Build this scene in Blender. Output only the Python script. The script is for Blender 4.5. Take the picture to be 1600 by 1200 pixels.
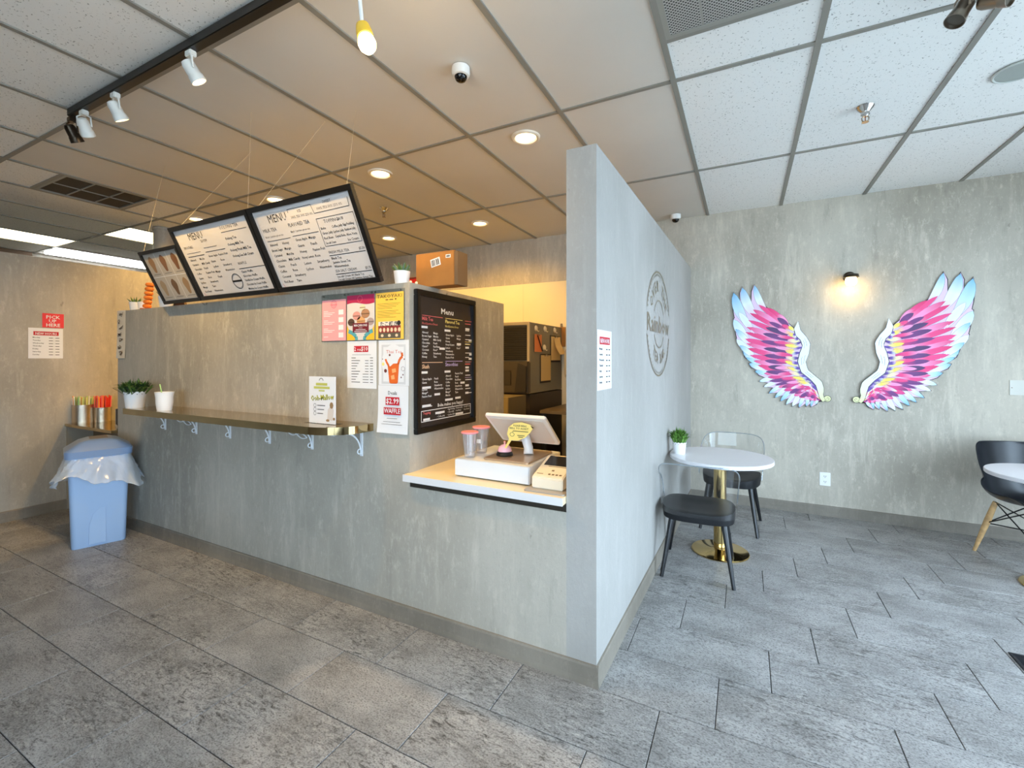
import bpy, bmesh, math, random
from math import sin, cos, pi, radians, atan2, hypot, sqrt
from mathutils import Vector, Matrix
random.seed(7)
for o in list(bpy.data.objects):
    bpy.data.objects.remove(o, do_unlink=True)
scene = bpy.context.scene
COL = scene.collection

# ------------------------------------------------------------------ camera
FPX, YAW, CYPX, CAMH = 706.1, 0.4764, 561.7, 1.3673
cam_data = bpy.data.cameras.new('camera')
cam_data.sensor_fit = 'HORIZONTAL'; cam_data.sensor_width = 36.0
cam_data.lens = FPX / 1600 * 36.0
cam_data.shift_y = (CYPX - 600) / 1600
cam_data.clip_start = 0.05; cam_data.clip_end = 200
cam = bpy.data.objects.new('camera', cam_data); COL.objects.link(cam)
cam.location = (0, 0, CAMH); cam.rotation_euler = (pi / 2, 0, YAW)
scene.camera = cam

# ------------------------------------------------------------------ world, exposure
world = bpy.data.worlds.new('overcast_sky'); scene.world = world
world.use_nodes = True
bg = world.node_tree.nodes['Background']
bg.inputs[0].default_value = (0.63, 0.79, 1.0, 1); bg.inputs[1].default_value = 13.0
vs = scene.view_settings
vs.view_transform = 'Standard'; vs.look = 'None'; vs.gamma = 1.0; vs.use_curve_mapping = False
vs.exposure = 0.05
scene.cycles.use_denoising = True
scene.cycles.max_bounces = 10
scene.cycles.transparent_max_bounces = 16
scene.cycles.sample_clamp_indirect = 6.0

# key planes of the place (metres)
CEIL = 2.77          # ceiling height
YF = 1.838           # front face of the counter wall
YB = 4.775           # back wall
XL = -5.53           # wall with the pick-up sign
XR = 2.75            # window wall beside the tables
YS = -2.1            # storefront
XC = -1.546          # face that carries the black menu
XP0, XP1 = -0.552, -0.478   # partition face near / far
YK = 4.8             # kitchen back wall
XFAR = -8.40

# daylight portals in the window openings (sampling aids for the sky only)
def portal(name, loc, rot, sx, sy):
    d = bpy.data.lights.new(name, 'AREA'); d.shape = 'RECTANGLE'; d.size = sx; d.size_y = sy
    d.cycles.is_portal = True
    o = bpy.data.objects.new(name, d); COL.objects.link(o); o.location = loc; o.rotation_euler = rot
portal('window_portal_storefront', (0.45, YS - 0.06, 1.42), (-pi / 2, 0, pi), 3.9, 2.3)
portal('window_portal_side', (XR + 0.06, 1.85, 1.38), (pi / 2, 0, pi / 2), 3.7, 2.46)

# ------------------------------------------------------------------ pixel helpers (photo 1600x1200)
SY, CY_ = sin(YAW), cos(YAW)
def ray(x, y):
    a = (x - 800) / FPX; b = (CYPX - y) / FPX
    return Vector((-SY + a * CY_, CY_ + a * SY, b))
def fl(x, y, z=0.0):
    d = ray(x, y); k = (z - CAMH) / d.z; return Vector((d.x * k, d.y * k, z))
def ony(x, y, Y):
    d = ray(x, y); k = Y / d.y; return Vector((d.x * k, Y, CAMH + d.z * k))
def onx(x, y, X):
    d = ray(x, y); k = X / d.x; return Vector((X, d.y * k, CAMH + d.z * k))

# ------------------------------------------------------------------ materials
def srgb(r, g, b):
    f = lambda c: (c / 255 / 12.92) if c / 255 <= 0.04045 else ((c / 255 + 0.055) / 1.055) ** 2.4
    return (f(r), f(g), f(b), 1)
MATS = {}
def pmat(name, col, rough=0.5, metal=0.0, spec=0.5, emit=None, estr=0, noise=0.0, nscale=20, bump=0.0, coat=0.0):
    if name in MATS: return MATS[name]
    m = bpy.data.materials.new(name); m.use_nodes = True; nt = m.node_tree
    b = nt.nodes['Principled BSDF']
    b.inputs['Base Color'].default_value = col; b.inputs['Roughness'].default_value = rough
    b.inputs['Metallic'].default_value = metal
    b.inputs['Specular IOR Level'].default_value = spec
    b.inputs['Coat Weight'].default_value = coat
    if emit: b.inputs['Emission Color'].default_value = emit; b.inputs['Emission Strength'].default_value = estr
    if noise > 0 or bump > 0:
        tc = nt.nodes.new('ShaderNodeTexCoord'); n = nt.nodes.new('ShaderNodeTexNoise')
        n.inputs['Scale'].default_value = nscale; n.inputs['Detail'].default_value = 6
        nt.links.new(tc.outputs['Object'], n.inputs['Vector'])
        if noise > 0:
            r = nt.nodes.new('ShaderNodeMapRange')
            r.inputs['From Min'].default_value = 0.3; r.inputs['From Max'].default_value = 0.7
            r.inputs['To Min'].default_value = 1 - noise; r.inputs['To Max'].default_value = 1 + noise
            nt.links.new(n.outputs['Fac'], r.inputs['Value'])
            mx = nt.nodes.new('ShaderNodeMix'); mx.data_type = 'RGBA'; mx.blend_type = 'MULTIPLY'
            mx.inputs['Factor'].default_value = 1; mx.inputs['A'].default_value = col
            nt.links.new(r.outputs['Result'], mx.inputs['B']); nt.links.new(mx.outputs['Result'], b.inputs['Base Color'])
        if bump > 0:
            bp = nt.nodes.new('ShaderNodeBump'); bp.inputs['Strength'].default_value = bump; bp.inputs['Distance'].default_value = 0.01
            nt.links.new(n.outputs['Fac'], bp.inputs['Height']); nt.links.new(bp.outputs['Normal'], b.inputs['Normal'])
    MATS[name] = m; return m

def concrete(name, light, dark, streak=1.0, speck=0.35):
    """polished plaster: blotches, upright trowel streaks, pale scuffs and dark pits"""
    m = bpy.data.materials.new(name); m.use_nodes = True; nt = m.node_tree; N = nt.nodes.new; L = nt.links.new
    b = nt.nodes['Principled BSDF']; b.inputs['Roughness'].default_value = 0.55; b.inputs['Specular IOR Level'].default_value = 0.3
    tc = N('ShaderNodeTexCoord')
    def noise(scale, sv, detail=6, rough=0.6):
        mp = N('ShaderNodeMapping'); mp.inputs['Scale'].default_value = sv; L(tc.outputs['Object'], mp.inputs['Vector'])
        n = N('ShaderNodeTexNoise'); n.inputs['Scale'].default_value = scale; n.inputs['Detail'].default_value = detail
        n.inputs['Roughness'].default_value = rough; L(mp.outputs['Vector'], n.inputs['Vector']); return n.outputs['Fac']
    def rng(s, a, c, lo, hi):
        r = N('ShaderNodeMapRange'); r.inputs['From Min'].default_value = a; r.inputs['From Max'].default_value = c
        r.inputs['To Min'].default_value = lo; r.inputs['To Max'].default_value = hi; L(s, r.inputs['Value']); return r.outputs['Result']
    def mix(f, a, c, mode='MIX'):
        x = N('ShaderNodeMix'); x.data_type = 'RGBA'; x.blend_type = mode
        if isinstance(f, float): x.inputs['Factor'].default_value = f
        else: L(f, x.inputs['Factor'])
        for s, v in (('A', a), ('B', c)):
            if isinstance(v, tuple): x.inputs[s].default_value = v
            else: L(v, x.inputs[s])
        return x.outputs['Result']
    big = noise(1.3, (1, 1, 0.7), 5, 0.55)
    st = noise(5.0, (2.2, 2.2, 0.35), 8, 0.7)
    fine = noise(60, (1, 1, 0.6), 5, 0.7)
    c = mix(rng(big, 0.35, 0.65, 0, 1), dark, light)
    pale = tuple(min(1, v * 1.28) for v in light[:3]) + (1,)
    c = mix(rng(st, 0.52, 0.72, 0, 0.6 * streak), c, pale)
    drk = tuple(v * 0.7 for v in dark[:3]) + (1,)
    c = mix(rng(st, 0.42, 0.28, 0, 0.38 * streak), c, drk)
    c = mix(rng(fine, 0.56, 0.72, 0, speck), c, pale)
    c = mix(rng(fine, 0.40, 0.26, 0, speck), c, drk)
    sc_ = noise(13, (1.4, 1.4, 0.6), 9, 0.78)
    c = mix(rng(sc_, 0.54, 0.68, 0, 0.55 * streak), c, pale)
    c = mix(rng(sc_, 0.42, 0.28, 0, 0.28 * streak), c, drk)
    pit = noise(9, (1.6, 1.6, 1), 4, 0.5)
    c = mix(rng(pit, 0.27, 0.22, 0, 0.6), c, drk)
    L(c, b.inputs['Base Color'])
    bp = N('ShaderNodeBump'); bp.inputs['Strength'].default_value = 0.25; bp.inputs['Distance'].default_value = 0.004
    L(fine, bp.inputs['Height']); L(bp.outputs['Normal'], b.inputs['Normal'])
    return m

def tile_mat():
    """slate look porcelain: every tile its own grain strength, tone and offset"""
    m = bpy.data.materials.new('slate_tile'); m.use_nodes = True; nt = m.node_tree; N = nt.nodes.new; L = nt.links.new
    b = nt.nodes['Principled BSDF']; b.inputs['Specular IOR Level'].default_value = 0.45
    tc = N('ShaderNodeTexCoord'); oi = N('ShaderNodeObjectInfo')
    off = N('ShaderNodeVectorMath'); off.operation = 'SCALE'; off.inputs[0].default_value = (37, 53, 11)
    L(oi.outputs['Random'], off.inputs['Scale'])
    ad = N('ShaderNodeVectorMath'); ad.operation = 'ADD'; L(tc.outputs['Object'], ad.inputs[0]); L(off.outputs['Vector'], ad.inputs[1])
    def noise(scale, sv, detail, rough, dist=0.0):
        mp = N('ShaderNodeMapping'); mp.inputs['Scale'].default_value = sv; L(ad.outputs['Vector'], mp.inputs['Vector'])
        mp.inputs['Rotation'].default_value = (0, 0, 0.25)
        n = N('ShaderNodeTexNoise'); n.inputs['Scale'].default_value = scale; n.inputs['Detail'].default_value = detail
        n.inputs['Roughness'].default_value = rough; n.inputs['Distortion'].default_value = dist
        L(mp.outputs['Vector'], n.inputs['Vector']); return n.outputs['Fac']
    def rng(s, a, c, lo, hi):
        r = N('ShaderNodeMapRange'); r.inputs['From Min'].default_value = a; r.inputs['From Max'].default_value = c
        r.inputs['To Min'].default_value = lo; r.inputs['To Max'].default_value = hi; L(s, r.inputs['Value']); return r.outputs['Result']
    def mix(f, a, c):
        x = N('ShaderNodeMix'); x.data_type = 'RGBA'; L(f, x.inputs['Factor'])
        for s, v in (('A', a), ('B', c)):
            if isinstance(v, tuple): x.inputs[s].default_value = v
            else: L(v, x.inputs[s])
        return x.outputs['Result']
    def mul(a, c):
        x = N('ShaderNodeMath'); x.operation = 'MULTIPLY'; L(a, x.inputs[0])
        if isinstance(c, float): x.inputs[1].default_value = c
        else: L(c, x.inputs[1])
        return x.outputs[0]
    cloud = noise(4, (1, 1.5, 1), 4, 0.6)
    vein = noise(22, (1, 3.2, 1), 8, 0.78, 0.7)
    grain = noise(120, (1, 1.4, 1), 4, 0.75)
    c = mix(rng(cloud, 0.35, 0.65, 0, 1), srgb(136, 134, 132), srgb(170, 168, 166))
    area = noise(3.2, (1, 1.3, 1), 2, 0.5)
    strong = mul(rng(oi.outputs['Random'], 0.1, 0.8, 0.35, 1.0), rng(area, 0.38, 0.58, 0.25, 1.0))
    c = mix(mul(rng(vein, 0.49, 0.38, 0, 1.0), strong), c, srgb(52, 50, 47))
    c = mix(mul(rng(vein, 0.54, 0.66, 0, 0.8), strong), c, srgb(200, 196, 190))
    c = mix(rng(grain, 0.49, 0.36, 0, 0.85), c, srgb(74, 71, 68))
    c = mix(rng(grain, 0.56, 0.70, 0, 0.5), c, srgb(200, 196, 190))
    L(c, b.inputs['Base Color'])
    L(rng(grain, 0.3, 0.7, 0.50, 0.30), b.inputs['Roughness'])
    bp = N('ShaderNodeBump'); bp.inputs['Strength'].default_value = 0.35; bp.inputs['Distance'].default_value = 0.003
    hs = N('ShaderNodeMath'); hs.operation = 'ADD'; L(mul(vein, strong), hs.inputs[0]); L(mul(grain, 0.5), hs.inputs[1])
    L(hs.outputs[0], bp.inputs['Height']); L(bp.outputs['Normal'], b.inputs['Normal'])
    return m

def speckle_panel():
    m = bpy.data.materials.new('fissured_ceiling_panel'); m.use_nodes = True; nt = m.node_tree; N = nt.nodes.new; L = nt.links.new
    b = nt.nodes['Principled BSDF']; b.inputs['Roughness'].default_value = 0.9; b.inputs['Specular IOR Level'].default_value = 0.1
    tc = N('ShaderNodeTexCoord'); n = N('ShaderNodeTexNoise'); n.inputs['Scale'].default_value = 115; n.inputs['Detail'].default_value = 3
    L(tc.outputs['Object'], n.inputs['Vector'])
    r = N('ShaderNodeMapRange'); r.inputs['From Min'].default_value = 0.64; r.inputs['From Max'].default_value = 0.70
    L(n.outputs['Fac'], r.inputs['Value'])
    x = N('ShaderNodeMix'); x.data_type = 'RGBA'; L(r.outputs['Result'], x.inputs['Factor'])
    x.inputs['A'].default_value = srgb(240, 240, 237); x.inputs['B'].default_value = srgb(140, 139, 134)
    L(x.outputs['Result'], b.inputs['Base Color']); return m

def thin_clear(name, tint=(1, 1, 1, 1), gloss=0.12, rough=0.03, haze=0.0, hcol=(0.9, 0.95, 1, 1)):
    """clear sheet plastic or glass: mostly see-through, a fresnel sheen, optional milky haze"""
    m = bpy.data.materials.new(name); m.use_nodes = True; nt = m.node_tree; N = nt.nodes.new; L = nt.links.new
    nt.nodes.remove(nt.nodes['Principled BSDF']); out = nt.nodes['Material Output']
    tr = N('ShaderNodeBsdfTransparent'); tr.inputs[0].default_value = tint
    gl = N('ShaderNodeBsdfGlossy'); gl.inputs['Roughness'].default_value = rough
    lw = N('ShaderNodeLayerWeight'); lw.inputs['Blend'].default_value = 0.35
    r = N('ShaderNodeMapRange'); r.inputs['To Min'].default_value = gloss * 0.3; r.inputs['To Max'].default_value = min(1, gloss * 5)
    L(lw.outputs['Facing'], r.inputs['Value'])
    mx = N('ShaderNodeMixShader'); L(r.outputs['Result'], mx.inputs[0]); L(tr.outputs[0], mx.inputs[1]); L(gl.outputs[0], mx.inputs[2])
    last = mx.outputs[0]
    if haze > 0:
        di = N('ShaderNodeBsdfDiffuse'); di.inputs[0].default_value = hcol
        m2 = N('ShaderNodeMixShader'); m2.inputs[0].default_value = haze; L(last, m2.inputs[1]); L(di.outputs[0], m2.inputs[2]); last = m2.outputs[0]
    L(last, out.inputs[0]); MATS[name] = m; return m

def vcol_mat(name, rough=0.45):
    m = bpy.data.materials.new(name); m.use_nodes = True; nt = m.node_tree
    a = nt.nodes.new('ShaderNodeVertexColor'); a.layer_name = 'Col'
    b = nt.nodes['Principled BSDF']; b.inputs['Roughness'].default_value = rough
    nt.links.new(a.outputs['Color'], b.inputs['Base Color']); return m

M_wall = concrete('plaster_concrete', srgb(178, 172, 160), srgb(150, 145, 134))
M_wall_soft = concrete('plaster_concrete_smooth_toned', srgb(168, 165, 160), srgb(152, 149, 143), 0.5, 0.22)  # same plaster, colour toned down to temper the light on the partition
M_wall_back = concrete('plaster_concrete_scuffed_lit', srgb(190, 182, 167), srgb(162, 154, 140), 1.2, 0.45)  # same plaster, extra light on the back wall put into a paler colour
M_base = concrete('plaster_baseboard', srgb(140, 132, 120), srgb(108, 101, 90), 0.5, 0.3)
M_tile = tile_mat()
M_grout = pmat('dark_grout', srgb(62, 59, 56), 0.9)
M_smoothpanel = pmat('smooth_ceiling_panel', srgb(216, 212, 204), 0.75, noise=0.03, nscale=2)
M_speck = speckle_panel()
M_tbar = pmat('ceiling_grid_metal', srgb(138, 136, 128), 0.5)
M_plenum = pmat('plenum_dark', srgb(60, 58, 55), 0.9)
M_white = pmat('white_paint', srgb(235, 234, 230), 0.4)
M_paper = pmat('white_paper', srgb(228, 228, 230), 0.6)
M_black = pmat('black_frame', srgb(14, 13, 14), 0.35)
M_blackplast = pmat('black_plastic', srgb(22, 23, 26), 0.38)
M_ink = pmat('black_ink', srgb(28, 26, 26), 0.7)
M_greyink = pmat('grey_ink', srgb(110, 108, 108), 0.7)
M_red = pmat('red_print', srgb(190, 26, 44), 0.6)
M_redsign = pmat('bright_red_sign', srgb(226, 52, 60), 0.5)
M_chrome = pmat('chrome', srgb(200, 198, 194), 0.15, 1.0)
M_bronze = pmat('brushed_nickel', srgb(150, 138, 124), 0.28, 1.0)
M_gold = pmat('polished_brass', srgb(206, 178, 120), 0.10, 1.0)
M_steel = pmat('hammered_steel', srgb(205, 190, 170), 0.2, 1.0, bump=0.3, nscale=140)
M_goldlam = pmat('gold_mirror_laminate', srgb(178, 158, 118), 0.07, 1.0)
M_clear = thin_clear('clear_acrylic', (0.98, 0.985, 0.99, 1), 0.08, 0.03)
M_glass = thin_clear('window_glass', (0.97, 0.99, 0.98, 1), 0.06, 0.0)
M_bag = thin_clear('clear_bin_liner', (0.97, 0.98, 1, 1), 0.22, 0.16, 0.42, (0.90, 0.94, 0.98, 1))
M_cupclear = thin_clear('clear_cup_plastic', (0.97, 0.96, 0.96, 1), 0.14, 0.06, 0.10)
M_pot = pmat('white_pot', srgb(238, 238, 238), 0.35)
M_warm = pmat('lamp_glow_warm', (1, 0.8, 0.5, 1), 0.5, emit=(1.0, 0.72, 0.36, 1), estr=14)
M_vc = vcol_mat('printed_colour')

# ------------------------------------------------------------------ mesh building
class MB:
    def __init__(s): s.v = []; s.f = []
    def add(s, vs, fs, M=None):
        n = len(s.v)
        s.v += [tuple(M @ Vector(q)) for q in vs] if M else [tuple(q) for q in vs]
        s.f += [tuple(i + n for i in f) for f in fs]; return s
    def box(s, x0, x1, y0, y1, z0, z1, M=None):
        return s.add([(x0, y0, z0), (x1, y0, z0), (x1, y1, z0), (x0, y1, z0), (x0, y0, z1), (x1, y0, z1), (x1, y1, z1), (x0, y1, z1)],
                     [(0, 3, 2, 1), (4, 5, 6, 7), (0, 1, 5, 4), (1, 2, 6, 5), (2, 3, 7, 6), (3, 0, 4, 7)], M)
    def lathe(s, prof, n=24, M=None, cap0=True, cap1=True):
        vs = []; fs = []
        for r, z in prof:
            vs += [(r * cos(2 * pi * i / n), r * sin(2 * pi * i / n), z) for i in range(n)]
        for k in range(len(prof) - 1):
            for i in range(n):
                j = (i + 1) % n; fs.append((k * n + i, k * n + j, (k + 1) * n + j, (k + 1) * n + i))
        if cap0: fs.append(tuple(range(n - 1, -1, -1)))
        if cap1: fs.append(tuple((len(prof) - 1) * n + i for i in range(n)))
        return s.add(vs, fs, M)
    def tube(s, pts, r, n=8, closed=False):
        pts = [Vector(p) for p in pts]; rr = r if isinstance(r, (list, tuple)) else [r] * len(pts)
        vs = []; fs = []; up = None
        for i, p in enumerate(pts):
            a = pts[max(0, i - 1)]; c = pts[min(len(pts) - 1, i + 1)]
            if closed: a = pts[i - 1]; c = pts[(i + 1) % len(pts)]
            t = (c - a).normalized()
            if up is None: up = Vector((0, 0, 1)) if abs(t.z) < 0.9 else Vector((1, 0, 0))
            u = t.cross(up); u = u.normalized() if u.length > 1e-6 else t.orthogonal().normalized()
            w = u.cross(t).normalized(); up = w
            vs += [tuple(p + (u * cos(2 * pi * k / n) + w * sin(2 * pi * k / n)) * rr[i]) for k in range(n)]
        m = len(pts)
        for i in range(m if closed else m - 1):
            i2 = (i + 1) % m
            for k in range(n):
                j = (k + 1) % n; fs.append((i * n + k, i * n + j, i2 * n + j, i2 * n + k))
        if not closed: fs += [tuple(range(n - 1, -1, -1)), tuple((m - 1) * n + k for k in range(n))]
        return s.add(vs, fs)
    def prism(s, poly, y0, y1, M=None):
        """polygon in x,z extruded along y from y0 (front) to y1"""
        n = len(poly)
        vs = [(x, y0, z) for x, z in poly] + [(x, y1, z) for x, z in poly]
        fs = [tuple(range(n)), tuple(range(2 * n - 1, n - 1, -1))]
        fs += [(i, i + n, (i + 1) % n + n, (i + 1) % n) for i in range(n)]
        return s.add(vs, fs, M)
    def prismz(s, poly, z0, z1, M=None):
        n = len(poly)
        vs = [(x, y, z0) for x, y in poly] + [(x, y, z1) for x, y in poly]
        fs = [tuple(range(n - 1, -1, -1)), tuple(range(n, 2 * n))]
        fs += [(i, (i + 1) % n, (i + 1) % n + n, i + n) for i in range(n)]
        return s.add(vs, fs, M)
    def mesh(s, name, mat, smooth=False, bevel=0, fix=True):
        me = bpy.data.meshes.new(name); me.from_pydata(s.v, [], s.f); me.update()
        if fix or bevel:
            bm = bmesh.new(); bm.from_mesh(me)
            if fix: bmesh.ops.recalc_face_normals(bm, faces=bm.faces)
            if bevel:
                es = [e for e in bm.edges if len(e.link_faces) == 2 and e.calc_face_angle(0) > 0.5]
                bmesh.ops.bevel(bm, geom=es, offset=bevel, segments=2, affect='EDGES', clamp_overlap=True)
            bm.to_mesh(me); bm.free()
        me.materials.append(mat)
        if smooth:
            me.polygons.foreach_set('use_smooth', [True] * len(me.polygons))
            try: me.set_sharp_from_angle(angle=radians(40))
            except Exception: pass
        return me
    def build(s, name, mat, parent=None, smooth=False, bevel=0, fix=True, loc=None):
        return link(name, s.mesh(name, mat, smooth, bevel, fix), parent, loc)
def link(name, me, parent=None, loc=None):
    o = bpy.data.objects.new(name, me); COL.objects.link(o)
    if parent: o.parent = parent
    if loc is not None: o.location = loc
    return o
def tag(o, label, cat, group=None):
    o['label'] = label; o['category'] = cat
    if group: o['group'] = group
    return o
def thing(name, label, cat, loc=(0, 0, 0), rz=0, group=None, rx=0):
    o = bpy.data.objects.new(name, None); COL.objects.link(o); o.empty_display_size = 0.05
    o.location = loc; o.rotation_euler = (rx, 0, rz); return tag(o, label, cat, group)
def struct(o): o['kind'] = 'structure'; return o
def copy_tree(o, loc, rz=None, label=None):
    c = o.copy(); COL.objects.link(c); c.location = loc
    if rz is not None: c.rotation_euler.z = rz
    if label: c['label'] = label
    for ch in list(o.children):
        d = ch.copy(); COL.objects.link(d); d.parent = c
        for g in list(ch.children):
            e = g.copy(); COL.objects.link(e); e.parent = d
    return c
def box(name, x0, x1, y0, y1, z0, z1, mat, parent=None, bevel=0):
    return MB().box(x0, x1, y0, y1, z0, z1).build(name, mat, parent, bevel=bevel)
def rrect(x0, x1, z0, z1, r, n=5):
    p = []
    for cx, cz, a in ((x1 - r, z0 + r, -pi / 2), (x1 - r, z1 - r, 0), (x0 + r, z1 - r, pi / 2), (x0 + r, z0 + r, pi)):
        p += [(cx + r * cos(a + k * pi / 2 / n), cz + r * sin(a + k * pi / 2 / n)) for k in range(n + 1)]
    return p
def rot_to(d):
    return Vector((0, 0, 1)).rotation_difference(Vector(d).normalized()).to_matrix().to_4x4()

# ------------------------------------------------------------------ lettering (built-in font, as flat mesh)
_tc = {}
def raw_text(t, bold):
    k = (t, bold)
    if k in _tc: return _tc[k]
    cu = bpy.data.curves.new('t', 'FONT'); cu.body = t; cu.size = 1; cu.resolution_u = 1; cu.offset = 0.014 if bold else 0.0
    ob = bpy.data.objects.new('t', cu); COL.objects.link(ob)
    dg = bpy.context.evaluated_depsgraph_get(); ev = ob.evaluated_get(dg); me = ev.to_mesh()
    vs = [(v.co.x, v.co.y) for v in me.vertices]; fs = [tuple(p.vertices) for p in me.polygons]
    ev.to_mesh_clear(); bpy.data.objects.remove(ob); bpy.data.curves.remove(cu)
    x0 = min([v[0] for v in vs], default=0); x1 = max([v[0] for v in vs], default=1)
    _tc[k] = (vs, fs, x0, x1); return _tc[k]
class Print:
    """flat print on a sheet: text and marks in local x (right), z (up), all at depth y"""
    def __init__(s, y): s.y = y; s.mb = MB()
    def t(s, txt, x, z, h, al='L', w=None, bold=False, maxw=None, rot=0):
        vs, fs, a, b = raw_text(txt, bold); k = h / 0.72; kx = k
        if w: kx = w / (b - a)
        elif maxw and (b - a) * k > maxw: kx = maxw / (b - a)
        W = (b - a) * kx; ox = x - (W / 2 if al == 'C' else W if al == 'R' else 0)
        c, q = cos(rot), sin(rot); P = []
        for vx, vz in vs:
            px, pz = (vx - a) * kx + (ox - x), vz * k
            P.append((x + px * c - pz * q, s.y, z + px * q + pz * c))
        s.mb.add(P, fs); return s
    def r(s, x0, x1, z0, z1):
        s.mb.add([(x0, s.y, z0), (x1, s.y, z0), (x1, s.y, z1), (x0, s.y, z1)], [(0, 1, 2, 3)]); return s
    def frame(s, x0, x1, z0, z1, t):
        return s.r(x0, x1, z0, z0 + t).r(x0, x1, z1 - t, z1).r(x0, x0 + t, z0 + t, z1 - t).r(x1 - t, x1, z0 + t, z1 - t)
    def poly(s, pts):
        s.mb.add([(x, s.y, z) for x, z in pts], [tuple(range(len(pts)))]); return s
    def ring(s, cx, cz, r, t, n=36, sx=1.0, a0=0, a1=2 * pi):
        vs = []; fs = []
        for i in range(n + 1):
            a = a0 + (a1 - a0) * i / n
            vs += [(cx + r * sx * cos(a), s.y, cz + r * sin(a)), (cx + (r - t) * sx * cos(a), s.y, cz + (r - t) * sin(a))]
        for i in range(n): fs.append((2 * i, 2 * i + 2, 2 * i + 3, 2 * i + 1))
        s.mb.add(vs, fs); return s
    def disc(s, cx, cz, r, n=20, sz=1.0):
        return s.poly([(cx + r * cos(2 * pi * i / n), cz + r * sz * sin(2 * pi * i / n)) for i in range(n)])
    def stroke(s, pts, t):
        for (x0, z0), (x1, z1) in zip(pts, pts[1:]):
            d = hypot(x1 - x0, z1 - z0) or 1; nx, nz = -(z1 - z0) / d * t / 2, (x1 - x0) / d * t / 2
            s.poly([(x0 + nx, z0 + nz), (x0 - nx, z0 - nz), (x1 - nx, z1 - nz), (x1 + nx, z1 + nz)])
        return s
    def build(s, name, mat, parent):
        host = next((c for c in parent.children if c.name.split('.')[0] in ('sheet', 'card', 'leaf_card')), parent) if parent.type == 'EMPTY' else parent
        o = s.mb.build(name, mat, host, fix=False)
        if name in ('lettering', 'price_stickers', 'white_print', 'small_print', 'ink_marks', 'ink_sketches', 'dumplings', 'spices', 'line_work', 'banner_lettering', 'ice_cubes', 'yellow_lines', 'leaf_picture'): o['kind'] = 'stuff'
        return o

# ================================================================== the setting
floor = struct(box('floor', -8.5, 2.9, -2.2, 4.95, -0.08, -0.006, M_grout))
TX, TY, GAP = 0.5893, 0.3043, 0.0032
def tile_mesh():
    hx, hy, b = TX / 2 - GAP / 2, TY / 2 - GAP / 2, 0.0016
    m = MB()
    lo = [(-hx, -hy, -0.006), (hx, -hy, -0.006), (hx, hy, -0.006), (-hx, hy, -0.006)]
    mid = [(x, y, -b) for x, y, _ in lo]; top = [(x - math.copysign(b, x), y - math.copysign(b, y), 0.0) for x, y, _ in lo]
    f = [(8, 9, 10, 11)]
    for i in range(4):
        j = (i + 1) % 4; f += [(i, j, j + 4, i + 4), (i + 4, j + 4, j + 8, i + 8)]
    m.add(lo + mid + top, f); return m.mesh('tile', M_tile)
tile_me = tile_mesh()
for n in range(-13, 10):
    y0 = 1.830 + n * TY
    for k in range(-12, 8):
        xj = -0.10 + 0.19643 * n + k * TX
        cx, cy = xj + TX / 2, y0 + TY / 2
        if cx < XL - 0.28 or cx > XR + 0.2 or cy > YB + 0.1: continue
        if cy > YF + 0.2 and cx < -0.9: continue            # kitchen floor behind the counter is never seen
        if cy < -2.05: continue
        link('tile', tile_me, floor, (cx, cy, 0))

# ceiling: dark plenum, lay-in panels, exposed grid
ceiling = struct(box('ceiling', -8.95, 2.95, -2.25, 4.95, CEIL + 0.05, CEIL + 0.12, M_plenum))
GX0, GY0, GS = -0.3212, 2.3981, 0.6096
gx = lambda i: GX0 + GS * i
gy = lambda j: GY0 + 2 * GS * j
panel_cache = {}
def panel(x0, x1, y0, y1, mat):
    k = (round(x1 - x0, 3), round(y1 - y0, 3), mat.name)
    if k not in panel_cache:
        panel_cache[k] = MB().box(-(x1 - x0) / 2, (x1 - x0) / 2, -(y1 - y0) / 2, (y1 - y0) / 2, 0.004, 0.016).mesh('ceiling_panel', mat)
    link('ceiling_panel', panel_cache[k], ceiling, ((x0 + x1) / 2, (y0 + y1) / 2, CEIL))
TROFFERS = [(-12, 0 - 1, 'panel'), (-10, 0, 'panel'), (-13, 0, 'tube')]     # (column, row, kind)
VENTS = [(-8, -1), (0, -1)]
VY0, VY1 = 1.483, 2.083
for i in range(-14, 5):
    for j in range(-4, 2):
        x0, x1, y0, y1 = gx(i), gx(i + 1), max(gy(j), -2.2), min(gy(j + 1), YB)
        if any((i, j) == t[:2] for t in TROFFERS): continue
        smooth = (-7 <= i < 0) and j >= -1
        mt = M_smoothpanel if smooth else M_speck
        if (i, j) in VENTS:
            panel(x0, x1, y0, VY0, mt); panel(x0, x1, VY1, y1, mt)
        else: panel(x0, x1, y0, y1, mt)
for i in range(-14, 6):
    MB().box(-0.013, 0.013, -2.2, YB, CEIL - 0.004, CEIL + 0.03).build('grid_bar', M_tbar, ceiling, loc=(gx(i), 0, 0))
for j in range(-3, 2):
    MB().box(gx(-14), gx(5) + 0.02, -0.012, 0.012, CEIL - 0.003, CEIL + 0.03).build('grid_bar', M_tbar, ceiling, loc=(0, gy(j), 0))
for i, j in VENTS:
    for y in (VY0, VY1):
        MB().box(gx(i), gx(i + 1), -0.012, 0.012, CEIL - 0.003, CEIL + 0.03).build('grid_bar', M_tbar, ceiling, loc=(0, y, 0))

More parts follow.
